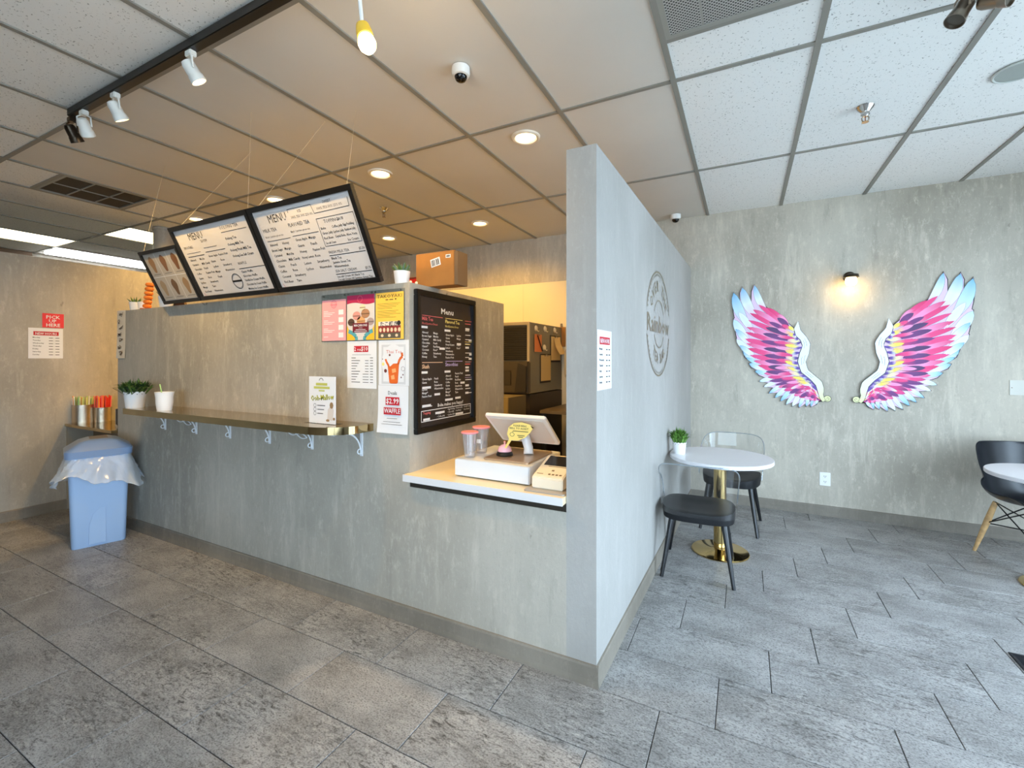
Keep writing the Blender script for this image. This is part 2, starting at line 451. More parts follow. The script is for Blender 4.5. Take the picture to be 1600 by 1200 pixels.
# walls
XE = -4.64                                   # open end of the counter wall
HW, HC = 2.27, 1.768
m = MB().prism([(XE, 0), (-0.685, 0), (-0.685, 0.708), (XC, 0.708), (XC, HC), (XE, HC)], YF, YF + 0.14)
wall_counter = struct(m.build('wall_counter', M_wall))
wall_menu = struct(box('wall_menu', XC - 0.30, XC, YF + 0.14, 2.865, 0, HC, M_wall))
m = MB().prismz([(-0.685, YF), (XP0, YF), (XP1, YB), (XP1 - 0.133, YB)], 0, HW)
wall_partition = struct(m.build('wall_partition', M_wall_soft))
wall_back = struct(box('wall_back', XFAR, XR + 0.12, YB, YB + 0.12, 0, CEIL + 0.05, M_wall_back))
wall_left = struct(box('wall_left', XL - 0.12, XL, YS, YB, 0, HW, M_wall))
wall_far = struct(box('wall_far', XFAR - 0.12, XFAR, YS, YB, 0, CEIL + 0.05, M_wall))
# brown bulkhead under the ceiling of the next room
struct(box('trim_1', XFAR, XFAR + 0.10, YS, 2.38, 2.62, CEIL + 0.002, pmat('brown_bulkhead', srgb(88, 66, 44), 0.7)))
# cream washable panels on the kitchen side of the back wall
M_cream = pmat('cream_wall_panel', srgb(238, 222, 186), 0.45, noise=0.02, nscale=3)
edges = [-5.4, -4.18, -2.96 + 0.04, -2.42 + 0.05, -1.23, -0.62]
xj = ony(818, 470, YB).x
edges = [xj - 2.44 - 1.0, xj - 2.44, xj - 1.22, xj, -0.63]
for a, b in zip(edges, edges[1:]):
    MB().box(a + 0.0015, b - 0.0015, YB - 0.004, YB, 0.0, 2.25).build('wall_panel', M_cream, wall_back)
# baseboards with a coved foot
def cove(p, q, nrm, name):
    p, q, nrm = Vector(p + (0,)), Vector(q + (0,)), Vector(nrm + (0,)).normalized()
    prof = [(0, 0), (0.014, 0), (0.0135, 0.012), (0.011, 0.03), (0.010, 0.08), (0.007, 0.088), (0, 0.09)]
    vs = [tuple(e + nrm * a + Vector((0, 0, z))) for e in (p, q) for a, z in prof]; n = len(prof)
    fs = [(i, (i + 1) % n, (i + 1) % n + n, i + n) for i in range(n)] + [tuple(range(n)), tuple(range(2 * n - 1, n - 1, -1))]
    return struct(MB().add(vs, fs).build(name, M_base))
cove((XE, YF), (XP0 + 0.011, YF), (0, -1), 'baseboard_front')
cove((XP0, YF - 0.011), (XP1, YB), (1, -0.025), 'baseboard_partition')
cove((XP1, YB), (XR, YB), (0, -1), 'baseboard_back')
cove((XL, YS), (XL, YB), (1, 0), 'baseboard_left')
# storefront and side window walls (outside the frame, they let the daylight in)
def wall_with_opening(name, along, c0, c1, o0, o1, z0, z1, fixed0, fixed1):
    m = MB()
    for a0, a1, b0, b1 in ((c0, o0, 0, CEIL + 0.05), (o1, c1, 0, CEIL + 0.05), (o0, o1, 0, z0), (o0, o1, z1, CEIL + 0.05)):
        if along == 'x': m.box(a0, a1, fixed0, fixed1, b0, b1)
        else: m.box(fixed0, fixed1, a0, a1, b0, b1)
    return struct(m.build(name, M_wall_soft))
wall_with_opening("wall_front", "x", XFAR, XR + 0.12, -1.5, 2.4, 0.27, 2.57, YS - 0.12, YS)
wall_with_opening('wall_right', 'y', YS, YB, 0.0, 3.7, 0.15, 2.61, XR, XR + 0.12)
M_alu = pmat('dark_aluminium', srgb(60, 60, 62), 0.4, 0.6)
win1 = struct(thing('window_1', 'storefront window of clear panes in dark aluminium frames', 'window', (0, YS - 0.06, 0)))
del win1['category'], win1['label']
box('sill_rail', -1.5, 2.4, -0.03, 0.03, 0.27, 0.32, M_alu, win1)
for k in range(4): box('mullion', max(-1.5, -1.525 + k * 1.3), min(2.4, -1.475 + k * 1.3), -0.03, 0.03, 0.32, 2.57, M_alu, win1)
for k in range(3): box('pane', -1.47 + k * 1.3, -0.23 + k * 1.3, -0.003, 0.003, 0.32, 2.57, M_glass, win1)
win2 = struct(thing('window_2', '', 'window', (XR + 0.06, 0, 0))); del win2['category'], win2['label']
for k in range(4): box('mullion', -0.03, 0.03, max(0.0, -0.025 + k * 1.2333), min(3.7, 0.025 + k * 1.2333), 0.15, 2.61, M_alu, win2)
for k in range(3): box('pane', -0.003, 0.003, 0.03 + k * 1.2333, 1.2033 + k * 1.2333, 0.15, 2.61, M_glass, win2)
struct(box('daylight_blocker', XFAR, XR + 0.12, YS - 4.2, YS - 0.121, 2.62, 2.85, pmat('daylight_blocker_white', srgb(214, 212, 206), 0.8)))  # unseen slab added to hold back daylight at the storefront
struct(box('pavement', -30, 30, -30, 30, -0.35, -0.25, pmat('pavement', srgb(176, 174, 168), 0.9, noise=0.1, nscale=3)))

# round post standing on the pick-up wall
p = fl(256, 362, CEIL)
po = MB().lathe([(0.092, HW), (0.092, CEIL - 0.03), (0.10, CEIL - 0.028), (0.10, CEIL)], 28).build('round_post', M_wall, smooth=True)
po.location = (XL - 0.02, onx(256, 400, XL - 0.02).y, 0)
tag(po, 'grey plastered round post between the pick-up wall and the ceiling', 'post')

# ================================================================== light fixtures
def spot_lamp(name, parent, loc, aim, energy, col, size=120, blend=0.8, radius=0.04):
    d = bpy.data.lights.new(name, 'SPOT'); d.energy = energy; d.color = col; d.spot_size = radians(size)
    d.spot_blend = blend; d.shadow_soft_size = radius
    o = bpy.data.objects.new(name, d); COL.objects.link(o); o.parent = parent; o.location = loc
    o.rotation_euler = Vector(aim).to_track_quat('-Z', 'Y').to_euler(); return o
WARM = (1.0, 0.58, 0.14)
M_dl = pmat('downlight_glow', (1, 0.85, 0.6, 1), 0.5, emit=(1.0, 0.74, 0.38, 1), estr=9)
M_trim = pmat('downlight_trim', srgb(236, 226, 208), 0.4)
DL = [((-1.231, 2.575), 'over the till opening'), ((-2.446, 2.575), 'above the right end of the hanging menus'), ((-3.661, 2.575), 'behind the joint of the two wide menus'),
      ((-4.87, 2.575), 'behind the wide menu with the round stamp'), ((-2.43, 3.986), 'in front of the cream kitchen wall'), ((-3.66, 3.986), 'deep in the kitchen beside the small sprinkler')]
for (x, y), where in DL:
    t = thing('downlight', 'glowing round recessed downlight ' + where, 'ceiling light', (x, y, CEIL), group='recessed kitchen downlights')
    MB().lathe([(0.062, 0.008), (0.064, -0.002), (0.070, -0.009), (0.082, -0.011), (0.090, -0.006), (0.091, 0.003)], 32, cap0=False, cap1=False).build('trim_ring', M_trim, t, True)
    MB().lathe([(0.058, 0.0025), (0.063, 0.003)], 28).build('lens', M_dl, t)
    spot_lamp('lamp', t, (0, 0, -0.016), (0, 0, -1), 76, WARM, 158, 0.6, 0.05)

# fluorescent troffers beyond the pick-up wall
M_troff = pmat('troffer_diffuser', (1, 1, 1, 1), 0.5, emit=(1.0, 0.90, 0.60, 1), estr=6)
M_tubew = pmat('fluorescent_tube', (1, 1, 1, 1), 0.5, emit=(0.95, 0.97, 1.0, 1), estr=24)
for i, j, kind in TROFFERS:
    x0, x1, y0, y1 = gx(i) + 0.013, gx(i + 1) - 0.013, gy(j) + 0.012, gy(j + 1) - 0.012
    lab = {-12: 'pale yellow lit ceiling panel light left of the bare tube fixture', -10: 'pale yellow lit ceiling panel light beside the round post', -13: 'white fixture with two bare fluorescent tubes beyond the pick-up wall'}[i]
    t = thing('ceiling_light', lab, 'ceiling light', ((x0 + x1) / 2, (y0 + y1) / 2, CEIL))
    w, h = (x1 - x0) / 2, (y1 - y0) / 2
    box('housing', -w, w, -h, h, 0.022, 0.045, M_white, t)
    if kind == 'panel': box('diffuser', -w, w, -h, h, 0.004, 0.02, M_troff, t)
    else:
        MB().prism([(-w, 0.02), (w, 0.02), (w, 0.012), (0.03, 0.018), (0, 0.006), (-0.03, 0.018), (-w, 0.012)], -h, h).build('reflector', M_white, t)
        for s in (-1, 1):
            MB().tube([(s * 0.13, -h + 0.02, -0.012), (s * 0.13, h - 0.02, -0.012)], 0.02, 10).build('tube', M_tubew, t, True)

# air grilles
M_grille = pmat('grille_metal', srgb(150, 148, 140), 0.45)
def perforated():
    m_ = bpy.data.materials.new('perforated_sheet'); m_.use_nodes = True; nt = m_.node_tree; N = nt.nodes.new; L = nt.links.new
    b = nt.nodes['Principled BSDF']; b.inputs['Roughness'].default_value = 0.5
    tc = N('ShaderNodeTexCoord'); mp = N('ShaderNodeMapping'); mp.inputs['Rotation'].default_value = (0, 0, pi / 4); mp.inputs['Scale'].default_value = (85, 85, 85)
    L(tc.outputs['Object'], mp.inputs['Vector'])
    v = N('ShaderNodeTexVoronoi'); v.inputs['Scale'].default_value = 1.0; v.inputs['Randomness'].default_value = 0.0; v.voronoi_dimensions = '2D'
    L(mp.outputs['Vector'], v.inputs['Vector'])
    c = N('ShaderNodeMath'); c.operation = 'LESS_THAN'; c.inputs[1].default_value = 0.34; L(v.outputs['Distance'], c.inputs[0])
    x = N('ShaderNodeMix'); x.data_type = 'RGBA'; L(c.outputs[0], x.inputs['Factor'])
    x.inputs['A'].default_value = srgb(176, 174, 168); x.inputs['B'].default_value = srgb(46, 44, 42)
    L(x.outputs['Result'], b.inputs['Base Color']); return m_
M_perf = perforated()
# perforated return grille over the tables
x0, x1 = gx(0) + 0.013, gx(1) - 0.013
t = thing('return_grille', 'square perforated metal return air grille in the speckled ceiling', 'air vent', ((x0 + x1) / 2, (VY0 + VY1) / 2, CEIL))
w = (x1 - x0) / 2
for a in ((-w, w, -0.288, -0.266), (-w, w, 0.266, 0.288), (-w, -w + 0.022, -0.266, 0.266), (w - 0.022, w, -0.266, 0.266)):
    box('frame', *a, -0.004, 0.008, M_grille, t)
box('perforated_sheet', -w + 0.022, w - 0.022, -0.266, 0.266, 0.0, 0.003, M_perf, t)
for s in (-0.14, 0.05, 0.19): box('rib', s - 0.004, s + 0.004, -0.266, 0.266, -0.001, 0.0, M_grille, t)
# supply diffuser above the ledge
x0, x1 = gx(-8) + 0.013, gx(-7) - 0.013
t = thing('supply_grille', 'dark square slotted air grille in the ceiling beside the track', 'air vent', ((x0 + x1) / 2, (VY0 + VY1) / 2, CEIL))
w = (x1 - x0) / 2
M_dk = pmat('dark_duct', srgb(78, 68, 54), 0.7)
box('duct_throat', -w, w, -0.288, 0.288, 0.03, 0.045, M_dk, t)
for a in ((-w, w, -0.288, -0.270), (-w, w, 0.270, 0.288), (-w, -w + 0.018, -0.27, 0.27), (w - 0.018, w, -0.27, 0.27)):
    box('frame', *a, -0.004, 0.02, M_grille, t)
for s in (-0.095, 0.095): box('divider', -w + 0.018, w - 0.018, s - 0.004, s + 0.004, 0.0, 0.025, M_grille, t)
box('divider', -0.006, 0.006, -0.27, 0.27, 0.0, 0.026, M_grille, t)
for k in range(22):
    x = -w + 0.03 + k * (2 * w - 0.06) / 21
    MB().prism([(x, 0.004), (x + 0.0015, 0.004), (x + 0.0135, 0.026), (x + 0.012, 0.026)], -0.27, 0.27).build('louver', M_dk, t)

# track with spot heads
M_track = pmat('track_black', srgb(12, 12, 12), 0.4)
M_headw = pmat('spot_head_white', srgb(226, 226, 220), 0.35)
YT = 1.12
track = tag(box('lighting_track', -3.36, -0.2, YT - 0.02, YT + 0.02, CEIL - 0.045, CEIL - 0.004, M_track, bevel=0.003), 'long black ceiling lighting track carrying white spot heads', 'lighting track')
def spot_head(name, label, px, aim, mat, lit, group, ztop=CEIL - 0.045, loc=None, energy=58):
    t = thing(name, label, 'spotlight', loc if loc else (px, YT, ztop), group=group)
    t.scale = (0.88, 0.88, 0.88)
    box('adapter', -0.024, 0.024, -0.017, 0.017, -0.03, 0.0, mat, t, 0.004)
    a = Vector(aim).normalized(); side = a.cross(Vector((0, 0, 1))).normalized()
    piv = Vector((0, 0, -0.085)) + a * 0.012
    pts = [Vector((0, 0, -0.028)) + side * 0.014, Vector((0, 0, -0.04)) + side * 0.036, piv + side * 0.037]
    m = MB().tube(pts, 0.0045, 8); m.tube([p_ - 2 * side * p_.dot(side) for p_ in pts], 0.0045, 8)
    m.build('yoke', mat, t, True)
    R = Matrix.Translation(piv) @ rot_to(a)
    MB().lathe([(0.012, -0.05), (0.024, -0.045), (0.030, -0.03), (0.031, 0.02), (0.0325, 0.022), (0.034, 0.026), (0.037, 0.055), (0.034, 0.055), (0.030, 0.035)], 24, R, cap1=False).build('can', mat, t, True)
    MB().lathe([(0.0, 0.040), (0.031, 0.042)], 20, R, False, False).build('lamp_face', M_dl if lit else pmat('unlit_lens', srgb(90, 84, 74), 0.2), t)
    if lit: spot_lamp('lamp', t, piv + a * 0.06, a, energy, (1.0, 0.63, 0.20), 100, 1.0, 0.03)
    return t
aim = (0.20, 0.50, -0.84)
for px_, py_, aim, lab in ((298, 72, (0.20, 0.50, -0.84), 'white track spot head aimed at the counter wall, the one apart from the others'), (180, 140, (-0.02, 0.50, -0.84), 'white track spot head between two other white heads on the track'),
                      (131, 166, (-0.42, 0.50, -0.76), 'white track spot head next to the dark bronze one at the track end')):
    spot_head('track_spot', lab, ony(px_, py_, YT).x, aim, M_headw, True, 'white track spots')
spot_head('track_spot', 'white track spot head past the hanging bulb, above the till side', -0.95, (-0.35, 0.60, -0.74), M_headw, True, 'white track spots', energy=24)
spot_head('track_spot', 'dark bronze unlit spot head at the very end of the black track', ony(112, 178, YT).x, (-0.2, 0.5, -0.8), pmat('dark_bronze', srgb(62, 52, 42), 0.3, 0.8), False, 'white track spots')['group'] = 'bronze heads'
# nickel twin spot over the tables
t = tag(box('spot_canopy', 0.60, 1.30, 2.21, 2.245, CEIL - 0.04, CEIL - 0.004, M_track, bevel=0.003), 'short black track holding the two nickel spots over the tables', 'lighting track')
q = ony(1505, 12, 2.228)
spot_head('nickel_spot', 'brushed nickel spot head tipped toward the partition, hung below the other', 0, (-0.45, -0.2, -0.8), M_bronze, False, 'nickel spots', loc=(q.x, 2.228, CEIL - 0.04))
q = ony(1535, 6, 2.228)
spot_head('nickel_spot', 'brushed nickel spot head swung level, half out of view', 0, (0.65, -0.5, -0.35), M_bronze, False, 'nickel spots', loc=(q.x + 0.02, 2.228, CEIL - 0.04))

# bare bulb on a cord plugged into the track
b0 = ony(574, 70, YT); c0 = ony(566, 38, YT); top = ony(556, -12, YT)
t = thing('pendant_bulb', 'bare glowing bulb in a yellow socket hanging on a white cord', 'lamp', b0)
L3 = lambda v: v - b0
dirv = (c0 - b0).normalized()
tp = Vector((top.x, YT, CEIL - 0.045))
MB().tube([L3(tp), L3(c0) * 0.4 + L3(tp) * 0.6, L3(c0)], 0.0065, 8).build('cord', M_white, t, True)
R = rot_to(dirv); ln = (c0 - b0).length
MB().lathe([(0.026, 0.030), (0.0275, 0.036), (0.027, ln * 0.6), (0.022, ln * 0.92), (0.009, ln)], 20, R).build('socket', pmat('yellow_socket', srgb(236, 190, 60), 0.4), t, True)
MB().lathe([(0.0, -0.028), (0.016, -0.024), (0.027, -0.010), (0.030, 0.004), (0.026, 0.022), (0.018, 0.034)], 20, R, False, True).build('bulb', M_warm, t, True)
d = bpy.data.lights.new('lamp', 'POINT'); d.energy = 6; d.color = (1, 0.68, 0.34); d.shadow_soft_size = 0.03
o = bpy.data.objects.new('lamp', d); COL.objects.link(o); o.parent = t; o.location = -dirv * 0.06

# dome cameras
M_dome = pmat('smoked_dome', srgb(10, 10, 12), 0.08)
def dome(label, loc, s=1.0):
    t = thing('security_camera', label, 'camera', loc)
    MB().lathe([(0.050 * s, 0), (0.051 * s, -0.03 * s), (0.047 * s, -0.046 * s), (0.034 * s, -0.050 * s)], 28).build('housing', M_white, t, True)
    MB().lathe([(0.036 * s, -0.046 * s), (0.034 * s, -0.058 * s), (0.026 * s, -0.072 * s), (0.012 * s, -0.079 * s), (0.001, -0.080 * s)], 24).build('dome', M_dome, t, True)
dome('white dome security camera with a smoked lens over the till', fl(720, 106, CEIL), 0.86)
dome('small white dome security camera high in the corner above the partition', (-0.60, 4.62, CEIL), 0.95)
# sprinklers
def sprinkler(label, loc):
    t = thing('sprinkler', label, 'sprinkler', loc, group='ceiling sprinklers')
    MB().lathe([(0.042, 0.0), (0.036, -0.012), (0.022, -0.028), (0.020, -0.034), (0.021, -0.044), (0.015, -0.048), (0.012, -0.054)], 24).build('escutcheon', M_chrome, t, True)
    m = MB()
    for s in (-1, 1): m.tube([(s * 0.008, 0, -0.052), (s * 0.016, 0, -0.060), (s * 0.015, 0, -0.074), (s * 0.004, 0, -0.084)], 0.003, 6)
    m.build('frame_arm', M_bronze, t, True)
    MB().tube([(0, 0, -0.052), (0, 0, -0.082)], 0.0025, 6).build('glass_tube', pmat('sprinkler_tube', srgb(120, 60, 50), 0.2), t)
    MB().lathe([(0.017, -0.084), (0.017, -0.086)], 14).build('deflector', M_bronze, t)
sprinkler('chrome fire sprinkler in the speckled ceiling over the tables', fl(1352, 167, CEIL))
sprinkler('small fire sprinkler in the kitchen ceiling beside the wide menu', fl(600, 325, CEIL))
# ceiling speaker
t = thing('ceiling_speaker', 'round grey ceiling speaker at the edge of the speckled panels', 'speaker', (1.185, 3.075, CEIL))
MB().lathe([(0.098, 0.0), (0.10, -0.006), (0.094, -0.009), (0.088, -0.006)], 36, cap1=False).build('rim', pmat('speaker_rim', srgb(186, 190, 184), 0.5), t, True)
MB().lathe([(0.0, -0.006), (0.088, -0.005)], 36, None, False, False).build('mesh_cover', pmat('speaker_mesh', srgb(160, 166, 160), 0.7), t)
# wall sconce
sc = ony(1329, 437, 4.72)
t = thing('wall_sconce', 'small wall lamp with a lit glass jar between the two wings', 'wall lamp', (sc.x, YB, sc.z))
M_dbr = pmat('sconce_bronze', srgb(64, 54, 42), 0.35, 0.7)
MB().lathe([(0.045, 0), (0.045, 0.010), (0.030, 0.016)], 24, Matrix.Translation((0, 0, 0.03)) @ Matrix.Rotation(pi / 2, 4, 'X')).build('back_plate', M_dbr, t, True)
MB().tube([(0, -0.012, 0.03), (0, -0.04, 0.036), (0, -0.07, 0.03)], 0.010, 8).build('arm', M_dbr, t, True)
MB().lathe([(0.015, 0.05), (0.052, 0.040), (0.056, 0.016), (0.050, 0.014), (0.030, 0.03)], 24, Matrix.Translation((0, -0.075, 0)), cap1=False).build('cap', M_dbr, t, True)
MB().lathe([(0.034, 0.018), (0.042, 0.0), (0.043, -0.03), (0.030, -0.052), (0.001, -0.056)], 24, Matrix.Translation((0, -0.075, 0)), True, False).build('glass_jar', pmat('sconce_glow', (1, 0.9, 0.6, 1), 0.4, emit=(1.0, 0.76, 0.36, 1), estr=4), t, True)
d = bpy.data.lights.new('lamp', 'POINT'); d.energy = 2.6; d.color = (1, 0.62, 0.18); d.shadow_soft_size = 0.04
o = bpy.data.objects.new('lamp', d); COL.objects.link(o); o.parent = t; o.location = (0, -0.09, -0.075)

# ================================================================== ledge along the counter wall
ZL, LT = 1.02, 0.04
yb, yf_ = YF - 0.001, 1.585
poly = [(-3.93, yb), (-3.93, yf_), (-2.02, yf_)]
for k in range(1, 25):
    a = k / 24 * pi / 2
    poly.append((-2.02 + 0.225 * sin(a), yf_ + (1 - cos(a)) * 0.17))
poly += [(-1.795, yb)]
t = thing('wall_ledge', 'long gold mirror laminate ledge with a rounded end along the counter wall', 'ledge')
MB().prismz(poly, ZL - LT, ZL).build('ledge_board', M_goldlam, t, True)
M_brk = pmat('bracket_white', srgb(214, 218, 222), 0.4)
# scroll brackets screwed to the wall under the ledge
def bracket_mesh():
    m = MB()
    m.box(-0.009, 0.009, -0.005, 0.0, -0.145, 0.0)
    m.box(-0.009, 0.009, -0.20, 0.0, -0.005, 0.0)
    arc = [(0, -0.006 - 0.105 * (1 - cos(a)) , -0.135 + 0.125 * sin(a)) for a in [k * pi / 2 / 9 for k in range(10)]]
    m.tube(arc, 0.0045, 6)
    curl = [(0, -0.018 + 0.013 * cos(a), -0.118 + 0.013 * sin(a)) for a in [k * pi / 6 for k in range(11)]]
    m.tube(curl, 0.0035, 6)
    m.lathe([(0.006, 0), (0.006, 0.004)], 10, Matrix.Translation((0, -0.005, -0.130)) @ Matrix.Rotation(pi / 2, 4, 'X'))
    return m.mesh('bracket', M_brk, True)
bme = bracket_mesh()
for xb in (-3.90, -3.487, -3.087, -2.671, -2.279, -1.882):
    link('bracket', bme, t, (xb, YF, ZL - LT))
# loose cable looped between two of the brackets, twice
for a, b_ in ((-3.80, -3.50), (-2.56, -2.29)):
    m = MB(); L_ = b_ - a
    for s in (1, -1):
        m.tube([(a + L_ * k / 18, YF - 0.03, 0.952 - 0.045 * k / 18 + s * 0.014 * sin(k / 18 * pi * 3)) for k in range(19)], 0.0035, 6)
    tag(m.build('cable', M_brk, smooth=True), 'pale twisted cable hanging under the ledge ' + ('near its rounded end' if a > -3 else 'below the two white pots'), 'cable')

# pick-up shelf at the open end of the counter
t = thing('pickup_shelf', 'small gold laminate shelf at the end of the counter holding the straw cans', 'shelf', (XL, 1.795, 0))
W_ = XE - XL - 0.004
box('shelf_top', 0, W_, 0, 0.32, 0.755, 0.78, M_goldlam, t, 0.002)
box('side_panel', 0, 0.018, 0.012, 0.32, 0.0, 0.754, pmat('grey_laminate', srgb(150, 140, 124), 0.5), t)
box('front_panel', 0.018, W_, 0.20, 0.215, 0.0, 0.754, pmat('brown_laminate', srgb(112, 92, 66), 0.4), t)
def straw_can(label, px, pbase, ptop, wpx, cols, strawtop):
    """steel can of straws standing on the shelf; depth from the shelf"""
    c = fl(px, pbase, 0.78); c = Vector((c.x, max(c.y, 1.86), 0.78))
    dep = -SY * c.x + CY_ * c.y; k = dep / FPX
    r = wpx / 2 * k; h = (pbase - ptop) * k
    t = thing('straw_can', label, 'straw holder', c, group='straw cans')
    MB().lathe([(r, 0), (r, h), (r * 0.93, h), (r * 0.93, 0.02)], 26, cap1=True).build('can', M_steel, t, True)
    rnd = random.Random(int(px)); hs = (pbase - strawtop) * k
    for i in range(46):
        a = rnd.random() * 2 * pi; rr = r * 0.84 * sqrt(rnd.random())
        top = Vector((cos(a) * (rr * 1.12 + 0.002), sin(a) * (rr * 1.12 + 0.002), hs * (0.90 + 0.12 * rnd.random())))
        MB().tube([(cos(a) * rr, sin(a) * rr, 0.025), top], 0.0045, 6).build('straw', cols[rnd.randrange(len(cols))] if i > 0 else cols[0], t)
S = {n: pmat('straw_' + n, srgb(*c), 0.35) for n, c in dict(green=(160, 200, 130), lime=(214, 216, 140), white=(236, 232, 220), orange=(246, 160, 70), red=(232, 60, 44), pink=(240, 120, 110), coral=(246, 140, 90)).items()}
straw_can('hammered steel can full of green and white straws on the pick-up shelf', 129.5, 660, 632, 26, [S['green'], S['lime'], S['white'], S['white'], S['lime'], S['green'], S['orange']], 619)
straw_can('hammered steel can full of red and orange straws on the pick-up shelf', 160.5, 658, 636, 22, [S['red'], S['pink'], S['orange'], S['red'], S['coral'], S['pink']], 618)
t = thing('black_speaker', 'upright black box on the shelf against the end of the counter wall', 'device', (-4.70, 1.86, 0.78))
box('body', -0.04, 0.055, 0, 0.09, 0, 0.17, M_blackplast, t, 0.004)
box('side_cover', -0.052, -0.041, 0.004, 0.086, 0.004, 0.166, M_white, t, 0.002)
MB().lathe([(0.022, 0), (0.022, 0.008)], 16, Matrix.Translation((0.0, -0.0001, 0.02)) @ Matrix.Rotation(pi / 2, 4, 'X')).build('knob', M_chrome, t, True)

# ================================================================== plants
def leaf_tuft(t, n, spread, height, col1, col2, seed, wid=0.008, zb=0.0, droop=0.5, name='foliage'):
    rnd = random.Random(seed); m1, m2 = MB(), MB()
    for i in range(n):
        a = rnd.random() * 2 * pi; lean = rnd.random() ** 0.7; L_ = height * (0.65 + 0.5 * rnd.random())
        bx, by = rnd.uniform(-1, 1) * spread * 0.35, rnd.uniform(-1, 1) * spread * 0.35
        d = Vector((cos(a), sin(a), 0)); sd = Vector((-sin(a), cos(a), 0)) * wid * rnd.uniform(0.7, 1.3)
        p0 = Vector((bx, by, zb)); p1 = p0 + d * spread * lean * 0.6 + Vector((0, 0, L_ * 0.65)); p2 = p0 + d * spread * lean * 1.05 + Vector((0, 0, L_ * (1 - droop * lean)))
        (m1 if rnd.random() < 0.5 else m2).add([p0 - sd * 0.4, p0 + sd * 0.4, p1 + sd, p1 - sd, p2], [(0, 1, 2, 3), (3, 2, 4)])
    for m, c in ((m1, col1), (m2, col2)):
        o = m.build(name, c, t, fix=False); o['kind'] = 'stuff'
G1 = pmat('leaf_dark_green', srgb(44, 70, 34), 0.5); G2 = pmat('leaf_mid_green', srgb(78, 112, 44), 0.5); G3 = pmat('leaf_bright_green', srgb(104, 150, 62), 0.5)
G4 = pmat('leaf_grey_green', srgb(96, 124, 104), 0.5); M_soil = pmat('potting_soil', srgb(46, 36, 28), 0.9)
def lace_pot(t, r, h, scallop=True):
    prof = [(r * 0.80, 0), (r * 0.84, h * 0.08), (r * 0.93, h * 0.6), (r, h * 0.95)]
    MB().lathe(prof + [(r * 0.93, h * 0.95), (r * 0.86, h * 0.5), (r * 0.82, h * 0.3)], 30).build('pot', M_pot, t, True)
    if scallop:
        m = MB(); n = 14
        for i in range(n):
            a0 = 2 * pi * i / n; seg = [(a0 + 2 * pi / n * k / 6, sin(pi * k / 6)) for k in range(7)]
            vs = []; 
            for a, s in seg: vs += [(r * cos(a), r * sin(a), h * 0.94), (r * 1.01 * cos(a), r * 1.01 * sin(a), h * 0.95 + h * 0.075 * s)]
            m.add(vs, [(2 * k, 2 * k + 2, 2 * k + 3, 2 * k + 1) for k in range(6)])
        m.build('scalloped_rim', M_pot, t, True)
        m = MB()
        for i in range(14):                                   # cut-out dots of the lace band
            a = 2 * pi * (i + 0.5) / 14; R = Matrix.Translation((r * 0.995 * cos(a), r * 0.995 * sin(a), h * 0.86)) @ Matrix.Rotation(a, 4, 'Z') @ Matrix.Rotation(pi / 2, 4, 'Y')
            m.lathe([(h * 0.030, 0), (h * 0.030, 0.0015)], 8, R)
        m.build('lace_holes', pmat('pot_shadow_grey', srgb(150, 150, 148), 0.7), t)
    MB().lathe([(0.0, h * 0.80), (r * 0.9, h * 0.80)], 20, None, False, False).build('soil', M_soil, t)
c = ony(211, 640, 1.655); c.z = ZL
t = thing('potted_plant', 'bushy dark green plant in a white lace-rim pot on the ledge', 'plant', c)
lace_pot(t, 0.066, 0.115); leaf_tuft(t, 420, 0.135, 0.115, G1, G2, 3, 0.006, 0.09, 0.45)
m = MB(); rnd = random.Random(5)
for i in range(16):
    a = rnd.random() * 6.28; m.tube([(0, 0, 0.09), (cos(a) * 0.05, sin(a) * 0.05, 0.14), (cos(a) * 0.09, sin(a) * 0.09, 0.15)], 0.0015, 4)
m.build('stems', G1, t)
c = ony(257, 640, 1.66); c.z = ZL
t = thing('white_vase', 'empty white waisted vase with a pale green straw on the ledge', 'vase', c)
MB().lathe([(0.042, 0), (0.044, 0.01), (0.049, 0.05), (0.050, 0.09), (0.056, 0.125), (0.052, 0.124), (0.046, 0.09), (0.044, 0.02)], 28).build('vase', M_pot, t, True)
MB().tube([(0.0, 0, 0.03), (-0.06, 0.0, 0.175)], 0.004, 8).build('straw', S['green'], t)
# plant on the round table is placed with the table

# ================================================================== paper on the walls
def sheet(name, label, cat, loc, rz, w, h, mat=M_paper, thick=0.001, group=None, curl=0):
    t = thing(name, label, cat, loc, rz, group)
    if curl:
        m = MB(); n = 10; vs = []
        for i in range(n + 1):
            z = -h * i / n; o_ = -curl * (i / n) ** 3
            vs += [(0, -thick + o_, z), (w, -thick + o_ * 0.6, z)]
        m.add(vs, [(2 * i, 2 * i + 2, 2 * i + 3, 2 * i + 1) for i in range(n)]); m.build('sheet', mat, t, fix=False)
    else: box('sheet', 0, w, -thick, 0, -h, 0, mat, t)
    return t
def wl(x, y): return ony(x, y, YF)
WY = YF - 0.0005
